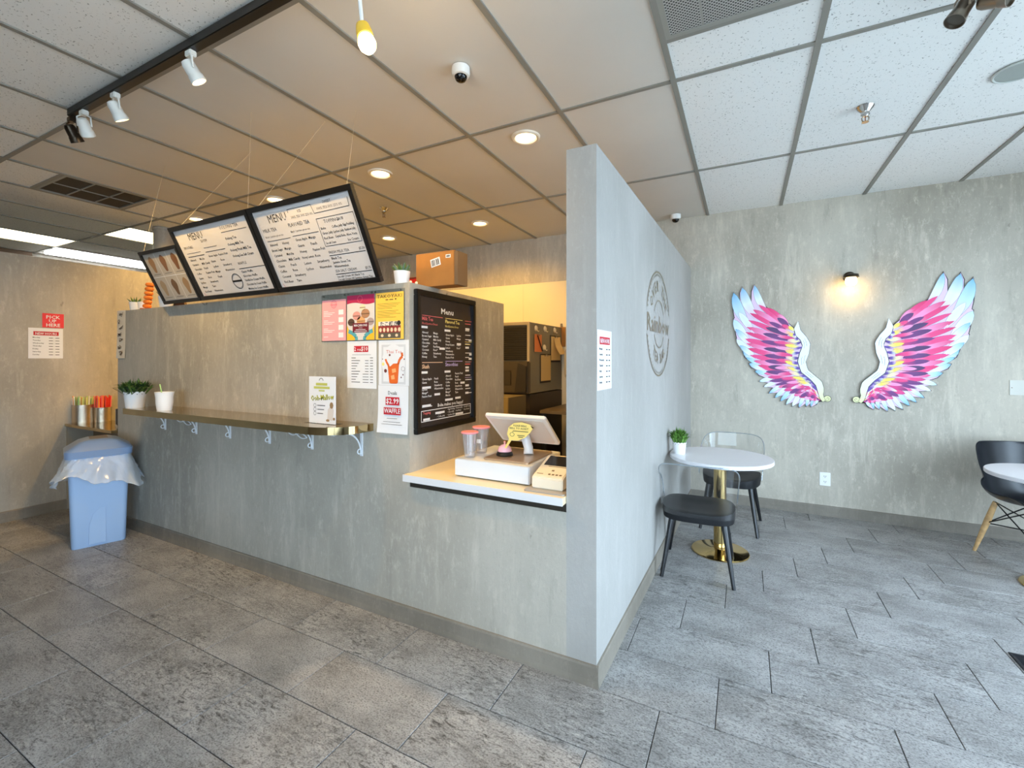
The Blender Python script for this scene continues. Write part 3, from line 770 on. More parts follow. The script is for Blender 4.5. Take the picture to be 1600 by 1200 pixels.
# hours and pick-up sign on the side wall
DAYS = ['Monday', 'Tuesday', 'Wednesday', 'Thursday', 'Friday', 'Saturday', 'Sunday']
def hours(label, loc, rz, w, h):
    t = sheet('hours_notice', label, 'notice', loc, rz, w, h)
    pb = Print(-0.0016).r(w * 0.14, w * 0.87, -h * 0.24, -h * 0.11); pb.build('red_banner', M_red, t)
    Print(-0.0022).t('NEW HOURS', w * 0.505, -h * 0.215, h * 0.075, 'C', w=w * 0.62, bold=True).build('banner_lettering', M_paper, t)
    p = Print(-0.0016)
    for i, d_ in enumerate(DAYS):
        z = -h * (0.33 + 0.093 * i)
        p.t(d_, w * 0.12, z, h * 0.04, maxw=w * 0.36, bold=True).r(w * 0.58, w * 0.70, z, z + h * 0.018).r(w * 0.715, w * 0.74, z + h * 0.006, z + h * 0.012).r(w * 0.77, w * 0.89, z, z + h * 0.018)
    p.build('lettering', M_ink, t); return t
a = onx(44, 512, XL); hours('white opening hours notice with red heading below the pick-up sign', (XL + 0.0008, a.y, 1.645), pi / 2, 0.225, 0.268)
t = sheet('pickup_sign', 'red sign reading pick up here above the hours notice', 'sign', (XL + 0.0014, 1.648, 1.779), pi / 2, 0.142, 0.127, M_redsign)
p = Print(-0.0018); p.t('PICK', 0.071, -0.046, 0.029, 'C', w=0.092, bold=True).t('UP', 0.068, -0.081, 0.029, 'C', w=0.05, bold=True).t('HERE', 0.071, -0.117, 0.029, 'C', w=0.092, bold=True)
p.build('lettering', M_paper, t)
a = onx(934, 515, -0.545)
skew = atan2(YB - YF, XP1 - XP0)
hours('white opening hours notice on the edge of the tall partition', (XP0 + 0.0008, YF + 0.008, 1.494), skew, 0.205, 0.258)

# logo on the partition
lg = Vector((XP0 + (3.17 - YF) * (XP1 - XP0) / (YB - YF), 3.17, 1.605))
t = thing('wall_logo', 'large round rainbow logo in thin bronze lines on the partition', 'logo', lg + Vector((0.0012, 0, 0)), skew)
M_logo = pmat('logo_bronze_foil', srgb(132, 122, 98), 0.4, 0.4)
p = Print(-0.0005); R_ = 0.352; SX = 1.12
for rr, th in ((1.0, 0.011), ):
    p.ring(0, 0, R_ * rr, th, 40, SX, 0.24, pi - 0.24).ring(0, 0, R_ * rr, th, 40, SX, pi + 0.24, 2 * pi - 0.24)
for i in range(64):
    a = 2 * pi * i / 64
    if abs(sin(a)) < 0.26: continue
    p.disc(R_ * 0.93 * SX * cos(a), R_ * 0.93 * sin(a), 0.008, 6)
p.ring(0, 0, R_ * 0.46, 0.008, 30, SX, 0.5, pi - 0.5).ring(0, 0, R_ * 0.46, 0.008, 30, SX, pi + 0.5, 2 * pi - 0.5)
p.t('Rainbow', 0, -0.058, 0.115, 'C', w=0.74, bold=True)
def arc_text(p, txt, r, a_mid, h, step, flip=False):
    n = len(txt)
    for i, ch in enumerate(txt):
        if ch == ' ': continue
        k = i - (n - 1) / 2
        a = a_mid - k * step if not flip else a_mid + k * step
        p.t(ch, r * SX * cos(a), r * sin(a), h, 'C', rot=a - pi / 2 if not flip else a + pi / 2, bold=True)
arc_text(p, 'OVER THE', R_ * 0.62, pi / 2, 0.075, 0.29)
arc_text(p, 'TEA BAR', R_ * 0.76, -pi / 2, 0.07, 0.22, True)
p.build('line_work', M_logo, t)

# acrylic pocket with three leaflets
x0, x1 = wl(503, 500).x, wl(633, 500).x
t = thing('leaflet_holder', 'clear three-pocket leaflet holder screwed to the counter wall corner', 'leaflet holder', (x0, WY, 1.475))
MB().box(0, x1 - x0, -0.003, 0, -0.004, 0.266).build('back_sheet', thin_clear('pocket_acrylic', (0.93, 0.94, 0.93, 1), 0.12, 0.02), t)
box('lip', 0, x1 - x0, -0.009, -0.003, -0.006, -0.0006, M_clear, t)
for xs in (0.02, 0.19, 0.215, 0.395, 0.42, 0.60):
    MB().lathe([(0.005, 0), (0.005, 0.003)], 12, Matrix.Translation((xs, -0.003, 0.2565)) @ Matrix.Rotation(pi / 2, 4, 'X')).build('screw_cap', M_chrome, t)
y_ = WY - 0.0035
def leaflet(label, xa, w, h, mat):
    return sheet('leaflet', label, 'leaflet', (xa, y_, 1.475 + h), 0, w, h, mat, 0.0008)
w, h = 0.192, 0.234
t = leaflet('pink leaflet with white lines in the holder', x0 + 0.008, w, h, pmat('pink_paper', srgb(240, 160, 164), 0.6))
p = Print(-0.0012)
for i in range(4): p.r(w * 0.70, w * 0.90, -h * (0.37 + 0.185 * i), -h * (0.25 + 0.185 * i))
for z, n_ in ((0.27, 4), (0.50, 3), (0.70, 3), (0.90, 1)):
    for k in range(n_): p.r(w * 0.07, w * (0.26 + 0.09 * ((k * 7) % 4)), -h * (z + 0.04 * k) - 0.003, -h * (z + 0.04 * k))
p.build('white_print', M_paper, t)
Print(-0.0012).ring(w * 0.5, -h * 0.11, 0.023, 0.003).ring(w * 0.5, -h * 0.11, 0.014, 0.002).r(w * 0.36, w * 0.64, -h * 0.13, -h * 0.115).build('round_stamp', pmat('pink_ink', srgb(214, 96, 116), 0.6), t)
t = leaflet('macaron leaflet with crimson top band in the middle pocket', x0 + 0.209, 0.206, 0.249, pmat('leaflet_grey', srgb(214, 206, 200), 0.6)); w, h = 0.206, 0.249
top = [(0, 0), (w, 0), (w, -h * 0.18)] + [(w * (1 - k / 10), -h * (0.19 + 0.025 * sin(k / 10 * 2 * pi))) for k in range(11)]
Print(-0.0011).poly(top).build('crimson_band', pmat('crimson_print', srgb(176, 32, 78), 0.6), t)
Print(-0.0016).ring(w * 0.48, -h * 0.09, 0.019, 0.003).build('round_stamp', pmat('pink_ink', srgb(214, 96, 116), 0.6), t)
Print(-0.0011).poly([(0, -h * 0.66), (w * 0.1, -h * 0.80), (w * 0.3, -h * 0.88), (w * 0.3, -h), (0, -h)]).poly([(w, -h * 0.66), (w * 0.9, -h * 0.80), (w * 0.7, -h * 0.88), (w * 0.7, -h), (w, -h)]).build('yellow_corner', pmat('yellow_print', srgb(246, 184, 44), 0.6), t)
for sd in (lambda v: v, lambda v: 1 - v):
    Print(-0.0014).stroke([(w * sd(0.06), -h * 0.80), (w * sd(0.2), -h * 0.84), (w * sd(0.34), -h * 0.92), (w * sd(0.36), -h)], 0.022).build('teal_ribbon', pmat('teal_print', srgb(86, 162, 168), 0.6), t)
for cx_, cz_, r_, cc in ((0.58, 0.28, 0.022, (232, 214, 176)), (0.36, 0.46, 0.030, (214, 150, 138)), (0.68, 0.42, 0.032, (176, 128, 92)), (0.16, 0.60, 0.026, (86, 62, 50)), (0.52, 0.58, 0.032, (222, 164, 108)), (0.86, 0.60, 0.026, (172, 150, 144))):
    nm = 'macaron_%d' % cc[0]
    Print(-0.0018).disc(w * cx_, -h * cz_, r_, 16, 0.8).build('macaron', pmat(nm, srgb(*cc), 0.6), t)
    Print(-0.0021).r(w * cx_ - r_ * 0.95, w * cx_ + r_ * 0.95, -h * cz_ - 0.004, -h * cz_ + 0.002).build('filling', pmat(nm + 'd', srgb(*[int(v * 0.7) for v in cc]), 0.6), t)
Print(-0.0025).r(w * 0.22, w * 0.80, -h * 0.83, -h * 0.62).build('maroon_plate', pmat('maroon_print', srgb(112, 22, 40), 0.6), t)
Print(-0.003).t('MACARONS', w * 0.51, -h * 0.70, 0.013, 'C', w=w * 0.48, bold=True).r(w * 0.44, w * 0.58, -h * 0.735, -h * 0.73).r(w * 0.33, w * 0.69, -h * 0.775, -h * 0.765).r(w * 0.28, w * 0.74, -h * 0.81, -h * 0.80).build('lettering', M_paper, t)
t = leaflet('yellow takoyaki leaflet with a dark picture in the holder', x0 + 0.424, 0.193, 0.249, pmat('yellow_paper', srgb(248, 196, 78), 0.6)); w, h = 0.193, 0.249
p = Print(-0.0012).t('TAKOYAKI', w * 0.5, -h * 0.115, 0.019, 'C', w=w * 0.9).r(w * 0.36, w * 0.46, -h * 0.165, -h * 0.145).r(w * 0.5, w * 0.64, -h * 0.165, -h * 0.145).r(w * 0.70, w * 0.75, -h * 0.165, -h * 0.135)
for k in range(9): p.r(w * 0.06, w * (0.90 - 0.08 * (k % 3) - 0.3 * (k % 4 == 3)), -h * (0.235 + 0.034 * k + 0.02 * (k > 3)) - 0.0015, -h * (0.235 + 0.034 * k + 0.02 * (k > 3)))
p.build('lettering', pmat('brown_ink', srgb(84, 58, 24), 0.7), t)
x_a, x_b = w * 0.10, w * 0.90
Print(-0.0012).r(x_a, x_b, -h * 0.78, -h * 0.62).build('picture_top', pmat('cream_print', srgb(232, 220, 206), 0.6), t)
Print(-0.0014).r(x_a, x_b, -h * 0.87, -h * 0.71).build('picture_red', pmat('brown_red_print', srgb(142, 48, 42), 0.6), t)
Print(-0.0016).r(x_a, x_b, -h * 0.98, -h * 0.86).build('picture_tray', pmat('tray_print', srgb(92, 84, 70), 0.6), t)
p = Print(-0.002); 
try: p.t('たこ焼き', w * 0.48, -h * 0.715, 0.021, 'C', w=w * 0.62, bold=True)
except Exception: pass
p.disc(w * 0.84, -h * 0.66, 0.013).build('picture_lettering', M_ink, t)
p = Print(-0.0022)
for k in range(6): p.disc(x_a + 0.016 + k * 0.026, -h * 0.80, 0.009, 10, 1.3)
for k in range(3): p.disc(x_a + 0.028 + k * 0.05, -h * 0.92, 0.010, 10, 0.8)
p.build('dumplings', pmat('dumpling_print', srgb(236, 206, 170), 0.6), t)

# price list, thai tea poster, waffle deal
a = wl(543, 533); w, h = 0.218, 0.262
t = sheet('price_list', 'white price list headed 2 for $10 taped under the leaflet holder', 'notice', (a.x, WY, 1.470), 0, w, h)
Print(-0.0016).r(w * 0.24, w * 0.73, -h * 0.235, -h * 0.105).build('red_banner', M_red, t)
Print(-0.0022).t('2', w * 0.25, -h * 0.21, 0.022, bold=True).t('FOR', w * 0.36, -h * 0.21, 0.011, bold=True).t('$10', w * 0.71, -h * 0.21, 0.024, 'R', bold=True, maxw=w * 0.22).build('banner_lettering', M_paper, t)
p = Print(-0.0016).r(w * 0.18, w * 0.82, -h * 0.295, -h * 0.288)
for k in range(10):
    z = -h * (0.365 + 0.057 * k); p.r(w * 0.15, w * (0.30 + 0.05 * (k * 3 % 4)), z, z + 0.004)
    if k > 0: p.r(w * (0.62 if k < 6 else 0.54), w * 0.74, z, z + 0.0035)
    p.r(w * 0.79, w * 0.89, z, z + 0.004)
p.build('lettering', M_greyink, t)
a = wl(592, 532); w, h = 0.207, 0.240
t = sheet('tea_poster', 'white poster of an orange thai tea splashing in a cup', 'poster', (a.x, WY, 1.470), 0, w, h)
Print(-0.0012).frame(w * 0.10, w * 0.90, -h * 0.97, -h * 0.10, 0.012).build('grey_border', pmat('pale_grey_print', srgb(206, 206, 208), 0.6), t)
Print(-0.0016).disc(w * 0.5, -h * 0.5, w * 0.385, 36, 1.22).build('white_oval', M_paper, t)
Print(-0.0022).t('Thai Tea', w * 0.52, -h * 0.29, 0.018, 'C', w=w * 0.52).build('lettering', pmat('salmon_ink', srgb(214, 120, 96), 0.6), t)
M_or = pmat('thai_tea_orange', srgb(226, 104, 36), 0.5)
Print(-0.0022).poly([(w * 0.31, -h * 0.55), (w * 0.40, -h * 0.58), (w * 0.50, -h * 0.52), (w * 0.69, -h * 0.51), (w * 0.65, -h * 0.94), (w * 0.60, -h * 0.96), (w * 0.42, -h * 0.96), (w * 0.37, -h * 0.94)]).stroke([(w * 0.35, -h * 0.57), (w * 0.27, -h * 0.48), (w * 0.24, -h * 0.42)], 0.012).stroke([(w * 0.66, -h * 0.53), (w * 0.71, -h * 0.42), (w * 0.80, -h * 0.36), (w * 0.78, -h * 0.28)], 0.014).build('tea_cup', M_or, t)
Print(-0.0028).poly([(w * 0.45, -h * 0.64), (w * 0.58, -h * 0.62), (w * 0.60, -h * 0.70), (w * 0.47, -h * 0.73)]).poly([(w * 0.42, -h * 0.79), (w * 0.53, -h * 0.76), (w * 0.55, -h * 0.86), (w * 0.44, -h * 0.87)]).build('ice_cubes', pmat('ice_print', srgb(246, 170, 110), 0.5), t)
p = Print(-0.0024).disc(w * 0.24, -h * 0.68, 0.010).disc(w * 0.82, -h * 0.76, 0.004).disc(w * 0.76, -h * 0.82, 0.004).disc(w * 0.38, -h * 0.33, 0.006).ring(w * 0.82, -h * 0.63, 0.012, 0.0015).disc(w * 0.14, -h * 0.42, 0.003).disc(w * 0.86, -h * 0.42, 0.004)
p.build('spices', pmat('spice_print', srgb(104, 44, 36), 0.6), t)
Print(-0.0024).disc(w * 0.16, -h * 0.53, 0.010, 6).build('star_fruit', pmat('pale_yellow_print', srgb(240, 226, 130), 0.6), t)
w, h = 0.208, 0.252
t = sheet('deal_notice', 'white waffle deal notice with two red bands, its foot curling off the wall', 'notice', (a.x - 0.003, WY, 1.229), 0, w, h, curl=0.012)
p = Print(-0.0055); p.r(w * 0.27, w * 0.72, -h * 0.41, -h * 0.24).build('red_banner', M_red, t)
Print(-0.0105 + 0.0015).r(w * 0.22, w * 0.78, -h * 0.61, -h * 0.46).build('red_banner', M_red, t)
Print(-0.0062).t('$2.99', w * 0.5, -h * 0.375, 0.028, 'C', w=w * 0.42, bold=True).build('banner_lettering', M_paper, t)
Print(-0.0098).t('WAFFLE', w * 0.5, -h * 0.575, 0.025, 'C', w=w * 0.53, bold=True).build('banner_lettering', M_paper, t)
Print(-0.003).t('Deals', w * 0.49, -h * 0.19, 0.020, 'C', w=w * 0.29).build('lettering', M_ink, t)
p = Print(-0.0125).r(w * 0.34, w * 0.68, -h * 0.69, -h * 0.68).r(w * 0.22, w * 0.78, -h * 0.765, -h * 0.757).r(w * 0.16, w * 0.84, -h * 0.815, -h * 0.807); p.build('small_print', M_greyink, t)

# long sketch strip at the open end of the wall
w, h = 0.142, 0.395
t = sheet('sketch_strip', 'long narrow paper strip with ink sketches at the open end of the counter wall', 'notice', (XE - 0.008, WY, 1.772), 0, w, h, pmat('buff_paper', srgb(232, 218, 196), 0.7), curl=0.008)
p = Print(-0.0095)
rnd = random.Random(11)
for k in range(7):
    cz = -h * (0.09 + 0.135 * k); cx_ = w * (0.5 + 0.08 * (-1) ** k)
    pts = [(cx_ + rnd.uniform(-0.035, 0.035), cz + rnd.uniform(-0.02, 0.02)) for _ in range(9)]
    p.stroke(pts, 0.004)
p.build('ink_sketches', pmat('sketch_ink', srgb(84, 70, 58), 0.8), t)

# tabletop card on the ledge
w, h = 0.204, 0.255
t = thing('table_card', 'white stand-up card with yellow headline on the rounded end of the ledge', 'card', (-2.139 + 0.006, 1.70, ZL))
MB().prism([(0, 0.002), (w, 0.002), (w, h), (0, h)], -0.0015, 0.0015).build('card', M_paper, t)
box('foot', -0.03, w, -0.012, 0.05, 0.0, 0.002, M_clear, t)
Print(-0.0022).t('Ooh-Mallow', w * 0.52, h * 0.50, 0.030, 'C', w=w * 0.86, bold=True, rot=0.08).build('headline_shadow', pmat('olive_ink', srgb(88, 98, 30), 0.6), t)
Print(-0.0028).t('Ooh-Mallow', w * 0.51, h * 0.507, 0.030, 'C', w=w * 0.86, rot=0.08).build('headline', pmat('lime_yellow_ink', srgb(206, 200, 50), 0.6), t)
Print(-0.0022).r(w * 0.27, w * 0.70, h * 0.81, h * 0.865).r(w * 0.19, w * 0.79, h * 0.74, h * 0.79).r(w * 0.38, w * 0.60, h * 0.685, h * 0.715).build('yellow_lines', pmat('muted_yellow_ink', srgb(190, 190, 96), 0.6), t)
p = Print(-0.0022).ring(w * 0.47, h * 0.90, 0.018, 0.004, 14, 1, 0.2, pi - 0.2)
for k in range(3):
    z = h * (0.385 - 0.085 * k); p.ring(w * 0.23, z, 0.011, 0.0025, 16).r(w * 0.32, w * (0.62 - 0.04 * k), z - 0.002, z + 0.003)
p.build('ink_marks', M_greyink, t)
Print(-0.0022).poly([(w * 0.70, h * 0.10), (w * 0.90, h * 0.08), (w * 0.94, h * 0.30), (w * 0.84, h * 0.42), (w * 0.72, h * 0.30)]).build('drink_picture', pmat('drink_print', srgb(212, 202, 194), 0.6), t)
Print(-0.0027).disc(w * 0.86, h * 0.40, 0.014, 8, 1.3).disc(w * 0.72, h * 0.08, 0.014, 8, 0.5).disc(w * 0.95, h * 0.12, 0.008, 8).build('leaf_picture', pmat('leaf_print', srgb(150, 120, 84), 0.6), t)

# ================================================================== hanging menu boards
TILT = atan2(0.212, 0.442)
M_board = pmat('menu_sheet_white', srgb(208, 204, 203), 0.35)
M_pinkln = pmat('menu_pink_line', srgb(198, 110, 122), 0.6)
def board(label, x0, w, h, fw, zb=HC + 0.012, y=1.80):
    t = thing('menu_board', label, 'menu board', (x0, y, zb), 0, None, TILT)
    for a in ((0, w, 0, fw), (0, w, h - fw, h), (0, fw, fw, h - fw), (w - fw, w, fw, h - fw)):
        box('frame_rail', a[0], a[1], -0.024, 0.004, a[2], a[3], M_black, t, 0.002)
    box('sheet', fw, w - fw, -0.012, 0.0, fw, h - fw, M_board, t)
    return t
def wire(t, xl, h, topw):
    """thin wire from the top rail of the board to a ceiling hook"""
    p0 = Vector((xl, -0.01, h - 0.002)); Mx = Matrix.Translation(t.location) @ Matrix.Rotation(TILT, 4, 'X')
    MB().tube([p0, Mx.inverted() @ Vector(topw)], 0.0008, 5).build('wire', pmat('hanging_wire', srgb(206, 190, 160), 0.4), t)
H3 = 0.490
b3 = board('wide hanging menu with toppings box next to the till opening', -2.496, 0.81, H3, 0.028)
b2 = board('wide hanging menu with a round stamp in the middle of the row', -3.312, 0.812, H3, 0.028)
b1 = board('small hanging menu with six waffle pictures at the row end', -3.795, 0.478, 0.385, 0.024)
wire(b3, 0.78, H3, (-1.95, 1.86, CEIL)); wire(b3, 0.10, H3, (-2.20, 1.86, CEIL)); wire(b3, 0.006, H3, (-2.492, 1.60, CEIL))
wire(b2, 0.14, H3, (-2.95, 1.9, CEIL)); wire(b1, 0.06, 0.385, (-3.72, 1.75, CEIL))
MILK = [['Almond', 'Brown Sugar', 'Caramel', 'Chocolate', 'Classic', 'Coffee', 'Coconut', 'Red Bean'], ['Honey', 'Mango', 'Matcha', 'Milk Candy', 'Peach', 'Rose', 'Strawberry', 'Taro']]
FLAV = [['Green Apple', 'Guava', 'Honey', 'Honey Lemon', 'Lemon', 'Lychee'], ['Mango', 'Peach', 'Passion Fruit', 'Rose', 'Strawberry', 'Watermelon']]
w, h = 0.81, H3; Y_ = -0.0128
p = Print(Y_); F = lambda v: h * (1 - v)
p.t('MENU', w * 0.17, F(0.205), 0.044, w=0.15)
p.t('ICE', w * 0.475, F(0.155), 0.014).t('100% 75% 50% 25% 0%', w * 0.40, F(0.205), 0.013, w=0.165)
p.t('SWEET', w * 0.72, F(0.12), 0.014).t('100% 75% 50% 25% 0%', w * 0.655, F(0.172), 0.013, w=0.18)
p.stroke([(w * 0.385, F(0.14)), (w * 0.385, F(0.105)), (w * 0.61, F(0.105)), (w * 0.62, F(0.20)), (w * 0.93, F(0.195)), (w * 0.935, F(0.11))], 0.003)
def heading(x, v, title, sub, lw):
    p.t(title, x, F(v), 0.020, maxw=lw * 0.8)
    if sub: p.t(sub, x, F(v + 0.062), 0.011, maxw=lw * 0.9)
    vv = v + (0.098 if sub else 0.032); p.r(x, x + lw, F(vv) - 0.003, F(vv))
heading(w * 0.075, 0.295, 'MILK TEA', 'Black / jasmine green tea', w * 0.245)
heading(w * 0.345, 0.285, 'FLAVORED TEA', 'Black / jasmine green tea', w * 0.255)
for c, col in enumerate(MILK):
    for k, s in enumerate(col): p.t(s, w * (0.085 + 0.135 * c), F(0.455 + 0.063 * k), 0.015, maxw=w * 0.115, bold=True)
for c, col in enumerate(FLAV):
    for k, s in enumerate(col): p.t(s, w * (0.36 + 0.13 * c), F(0.445 + 0.067 * k), 0.015, maxw=w * 0.115, bold=True)
p.frame(w * 0.615, w * 0.945, F(0.555), F(0.255), 0.003)
p.t('TOPPING', w * 0.675, F(0.315), 0.018).t('$0.75', w * 0.80, F(0.31), 0.013, bold=True)
TOP = [['Boba', 'Coffee Jelly', 'Egg Pudding'], ['Grass Jelly', 'Lychee Jelly', 'Rainbow Jelly'], ['Red Bean', 'Crystal Boba', 'Aloe Vera'], ['Sea salt Cream', '', 'Ice Cream']]
for r_, row in enumerate(TOP):
    for c, s in enumerate(row):
        if s: p.t(s, w * (0.63 + 0.10 * c), F(0.375 + 0.052 * r_), 0.013, maxw=w * 0.092, bold=True)
p.t('FRESH MILK TEA', w * 0.625, F(0.635), 0.015, maxw=w * 0.21).t('$5.50', w * 0.945, F(0.635), 0.013, 'R', bold=True).r(w * 0.62, w * 0.945, F(0.66), F(0.652))
for k, s in enumerate(('Black Tea', 'Jasmine Green Tea', 'Wintermelon')): p.t(s, w * 0.63, F(0.70 + 0.046 * k), 0.014, maxw=w * 0.16, bold=True)
p.t('SEA SALT CREAM', w * 0.625, F(0.845), 0.015, maxw=w * 0.2).t('$5.75', w * 0.945, F(0.845), 0.013, 'R', bold=True).r(w * 0.62, w * 0.945, F(0.87), F(0.862))
for k, s in enumerate(('Sea salt Cream W/ Black Tea', 'Sea salt Cream W/ Jasmine Green Tea')): p.t(s, w * 0.625, F(0.905 + 0.034 * k), 0.012, maxw=w * 0.31, bold=True)
p.build('lettering', M_ink, b3)
Print(Y_).stroke([(w * 0.06, F(0.90)), (w * 0.075, F(0.945)), (w * 0.10, F(0.955)), (w * 0.94, F(0.948))], 0.003).build('pink_line', M_pinkln, b3)
w = 0.812
p = Print(Y_)
p.t('MENU', w * 0.20, F(0.205), 0.044, w=0.15)
p.t('SMOOTHIES', w * 0.075, F(0.305), 0.017, maxw=0.1).r(w * 0.08, w * 0.27, F(0.365), F(0.36)).r(w * 0.08, w * 0.30, F(0.41), F(0.402))
p.t('SLUSH', w * 0.33, F(0.255), 0.017).r(w * 0.33, w * 0.50, F(0.33), F(0.325)).r(w * 0.33, w * 0.585, F(0.385), F(0.377))
heading(w * 0.62, 0.155, 'OOLONG TEA', None, w * 0.30)
for k, s in enumerate(('Oolong Tea', 'Oolong Milk Tea', 'Oolong Fresh Milk Tea', 'Oolong Sea Salt Cream')): p.t(s, w * 0.635, F(0.285 + 0.072 * k), 0.016, maxw=w * 0.25, bold=True)
p.t('WAFFLE', w * 0.655, F(0.60), 0.017).r(w * 0.645, w * 0.95, F(0.655), F(0.647))
for k, s in enumerate(('Classic Waffle', 'Chocolate Waffle', 'Vanilla Ice Cream Waffle', 'Chocolate Ice Cream Waffle', 'Matcha Ice Cream Waffle')): p.t(s, w * 0.655, F(0.705 + 0.055 * k), 0.014, maxw=w * 0.235, bold=True)
SM = [['Almond', 'Caramel', 'Chocolate', 'Coffee', 'Guava', 'Lychee', 'Mango', 'Red Bean'], ['Mocha', 'Milk Candy', 'Peach', 'Passion Fruit', 'Rose', 'Strawberry', 'Taro', 'Watermelon']]
SL = [['Green Apple', 'Guava', 'Lychee', 'Mango', 'Peach'], ['Passion Fruit', 'Rose', 'Strawberry', 'Watermelon']]
for c, col in enumerate(SM):
    for k, s in enumerate(col): p.t(s, w * (0.085 + 0.13 * c), F(0.465 + 0.062 * k), 0.014, maxw=w * 0.115, bold=True)
for c, col in enumerate(SL):
    for k, s in enumerate(col): p.t(s, w * (0.345 + 0.13 * c), F(0.45 + 0.068 * k), 0.014, maxw=w * 0.115, bold=True)
cx_, cz_ = w * 0.56, F(0.80)
p.ring(cx_, cz_, 0.050, 0.004).ring(cx_, cz_, 0.043, 0.002).r(cx_ - 0.045, cx_ + 0.045, cz_ - 0.004, cz_ + 0.008)
arc_text(p, 'OVER THE', 0.030, pi / 2, 0.011, 0.33); arc_text(p, 'TEA BAR', 0.036, -pi / 2, 0.011, 0.28, True)
p.build('lettering', M_ink, b2)
Print(Y_).stroke([(w * 0.06, F(0.90)), (w * 0.075, F(0.945)), (w * 0.10, F(0.955)), (w * 0.95, F(0.945))], 0.003).build('pink_line', M_pinkln, b2)
w, h = 0.478, 0.385
M_waff = [pmat('waffle_%d' % i, srgb(*c), 0.6) for i, c in enumerate(((150, 116, 84), (128, 92, 66), (112, 76, 50), (160, 138, 110), (110, 84, 62), (150, 122, 92)))]
Print(Y_).r(w * 0.05, w * 0.95, h * 0.07, h * 0.93).build('backdrop', pmat('menu_beige_print', srgb(178, 170, 160), 0.6), b1)
Print(Y_ - 0.0004).r(w * 0.05, w * 0.95, h * 0.505, h * 0.515).r(w * 0.345, w * 0.352, h * 0.07, h * 0.93).r(w * 0.645, w * 0.652, h * 0.07, h * 0.93).build('white_rules', M_paper, b1)
for r_ in range(2):
    for c in range(3):
        cx_, cz_ = w * (0.20 + 0.30 * c), h * (0.74 - 0.44 * r_)
        Print(Y_ - 0.0008).poly([(cx_ + 0.030 * cos(a) * (1 + 0.25 * sin(a * 3)), cz_ + 0.058 * sin(a)) for a in [k * 2 * pi / 18 for k in range(18)]]).build('waffle_picture', M_waff[r_ * 3 + c], b1)
        Print(Y_ - 0.0006).r(cx_ - 0.045, cx_ + 0.045, h * (0.555 - 0.44 * r_), h * (0.565 - 0.44 * r_)).build('caption', M_greyink, b1)

# ================================================================== black framed menu
t = thing('framed_menu', 'tall black framed menu facing the till on the end of the counter wall', 'menu board', (XC + 0.001, 1.868, 0.973), pi / 2)
w, h, fw = 0.578, 0.765, 0.030
for a in ((0, w, 0, fw), (0, w, h - fw, h), (0, fw, fw, h - fw), (w - fw, w, fw, h - fw)): box('frame_rail', a[0], a[1], -0.026, 0, a[2], a[3], M_black, t, 0.003)
box('sheet', fw, w - fw, -0.010, 0, fw, h - fw, pmat('charcoal_sheet', srgb(50, 45, 46), 0.18), t)
MB().tube([(w * 0.5, -0.004, h), (w * 0.5, -0.008, h + 0.014), (w * 0.515, -0.004, h + 0.02)], 0.003, 6).build('hook', M_chrome, t, True)
Y_ = -0.0108; F = lambda v: h * (1 - v)
def pr(mat, name, fn):
    q = Print(Y_); fn(q); q.build(name, mat, t)
def white(q):
    q.t('Menu', w * 0.5, F(0.145), 0.032, 'C', w=0.12, bold=True)
    cols = [(0.10, ['Almond', 'Brown Sugar', 'Caramel', 'Chocolate', 'Classic*', 'Coconut', 'Coffee', 'Honey'], 0.30), (0.27, ['Mango', 'Matcha', 'Milk Candy', 'Peach', 'Red Bean', 'Rose*', 'Strawberry', 'Taro'], 0.30),
            (0.47, ['Green Apple', 'Guava', 'Honey', 'Honey & Lemon', 'Lemon', 'Strawberry', 'Watermelon', 'Passion Fruit'], 0.305), (0.665, ['Lychee', 'Mango', '', 'Peach', 'Rose*'], 0.305),
            (0.10, ['Green Apple', 'Guava', '', 'Lychee', 'Mango*', 'Passion Fruit'], 0.63), (0.285, ['Peach', 'Rose', 'Strawberry', 'Watermelon', ''], 0.63),
            (0.47, ['Almond', 'Chocolate', 'Coffee', 'Guava', 'Lychee', 'Mango*', 'Matcha'], 0.615), (0.635, ['Passion Fruit', 'Peach', 'Red Bean', 'Rose', 'Strawberry', 'Watermelon', 'Taro'], 0.60)]
    for x, items, v in cols:
        for k, s in enumerate(items):
            if s: q.t(s, w * x, F(v + 0.0245 * k), 0.0115, maxw=w * 0.15, bold=True)
    for k in range(15):
        if k in (4, 8, 9, 12): continue
        q.r(w * 0.825, w * (0.90 + 0.025 * (k % 3)), F(0.255 + 0.036 * k), F(0.249 + 0.036 * k))
    q.t('Boba makes you happy!', w * 0.34, F(0.832), 0.019, w=w * 0.44, bold=True)
    q.frame(w * 0.085, w * 0.93, F(0.925), F(0.845), 0.004)
    for x, its in ((0.33, ['', '• Boba', '• Coffee Jelly']), (0.50, ['• Egg Pudding', '• Grass Jelly', '• Lychee Jelly']), (0.64, ['• Rainbow Jelly', '• Red Bean']), (0.79, ['• Sea Salt Cream', '• Ice Cream'])):
        for k, s in enumerate(its):
            if s: q.t(s, w * x, F(0.868 + 0.021 * k), 0.010, maxw=w * 0.13)
    q.r(w * 0.10, w * 0.25, F(0.822), F(0.816))
pr(M_paper, 'lettering', white)
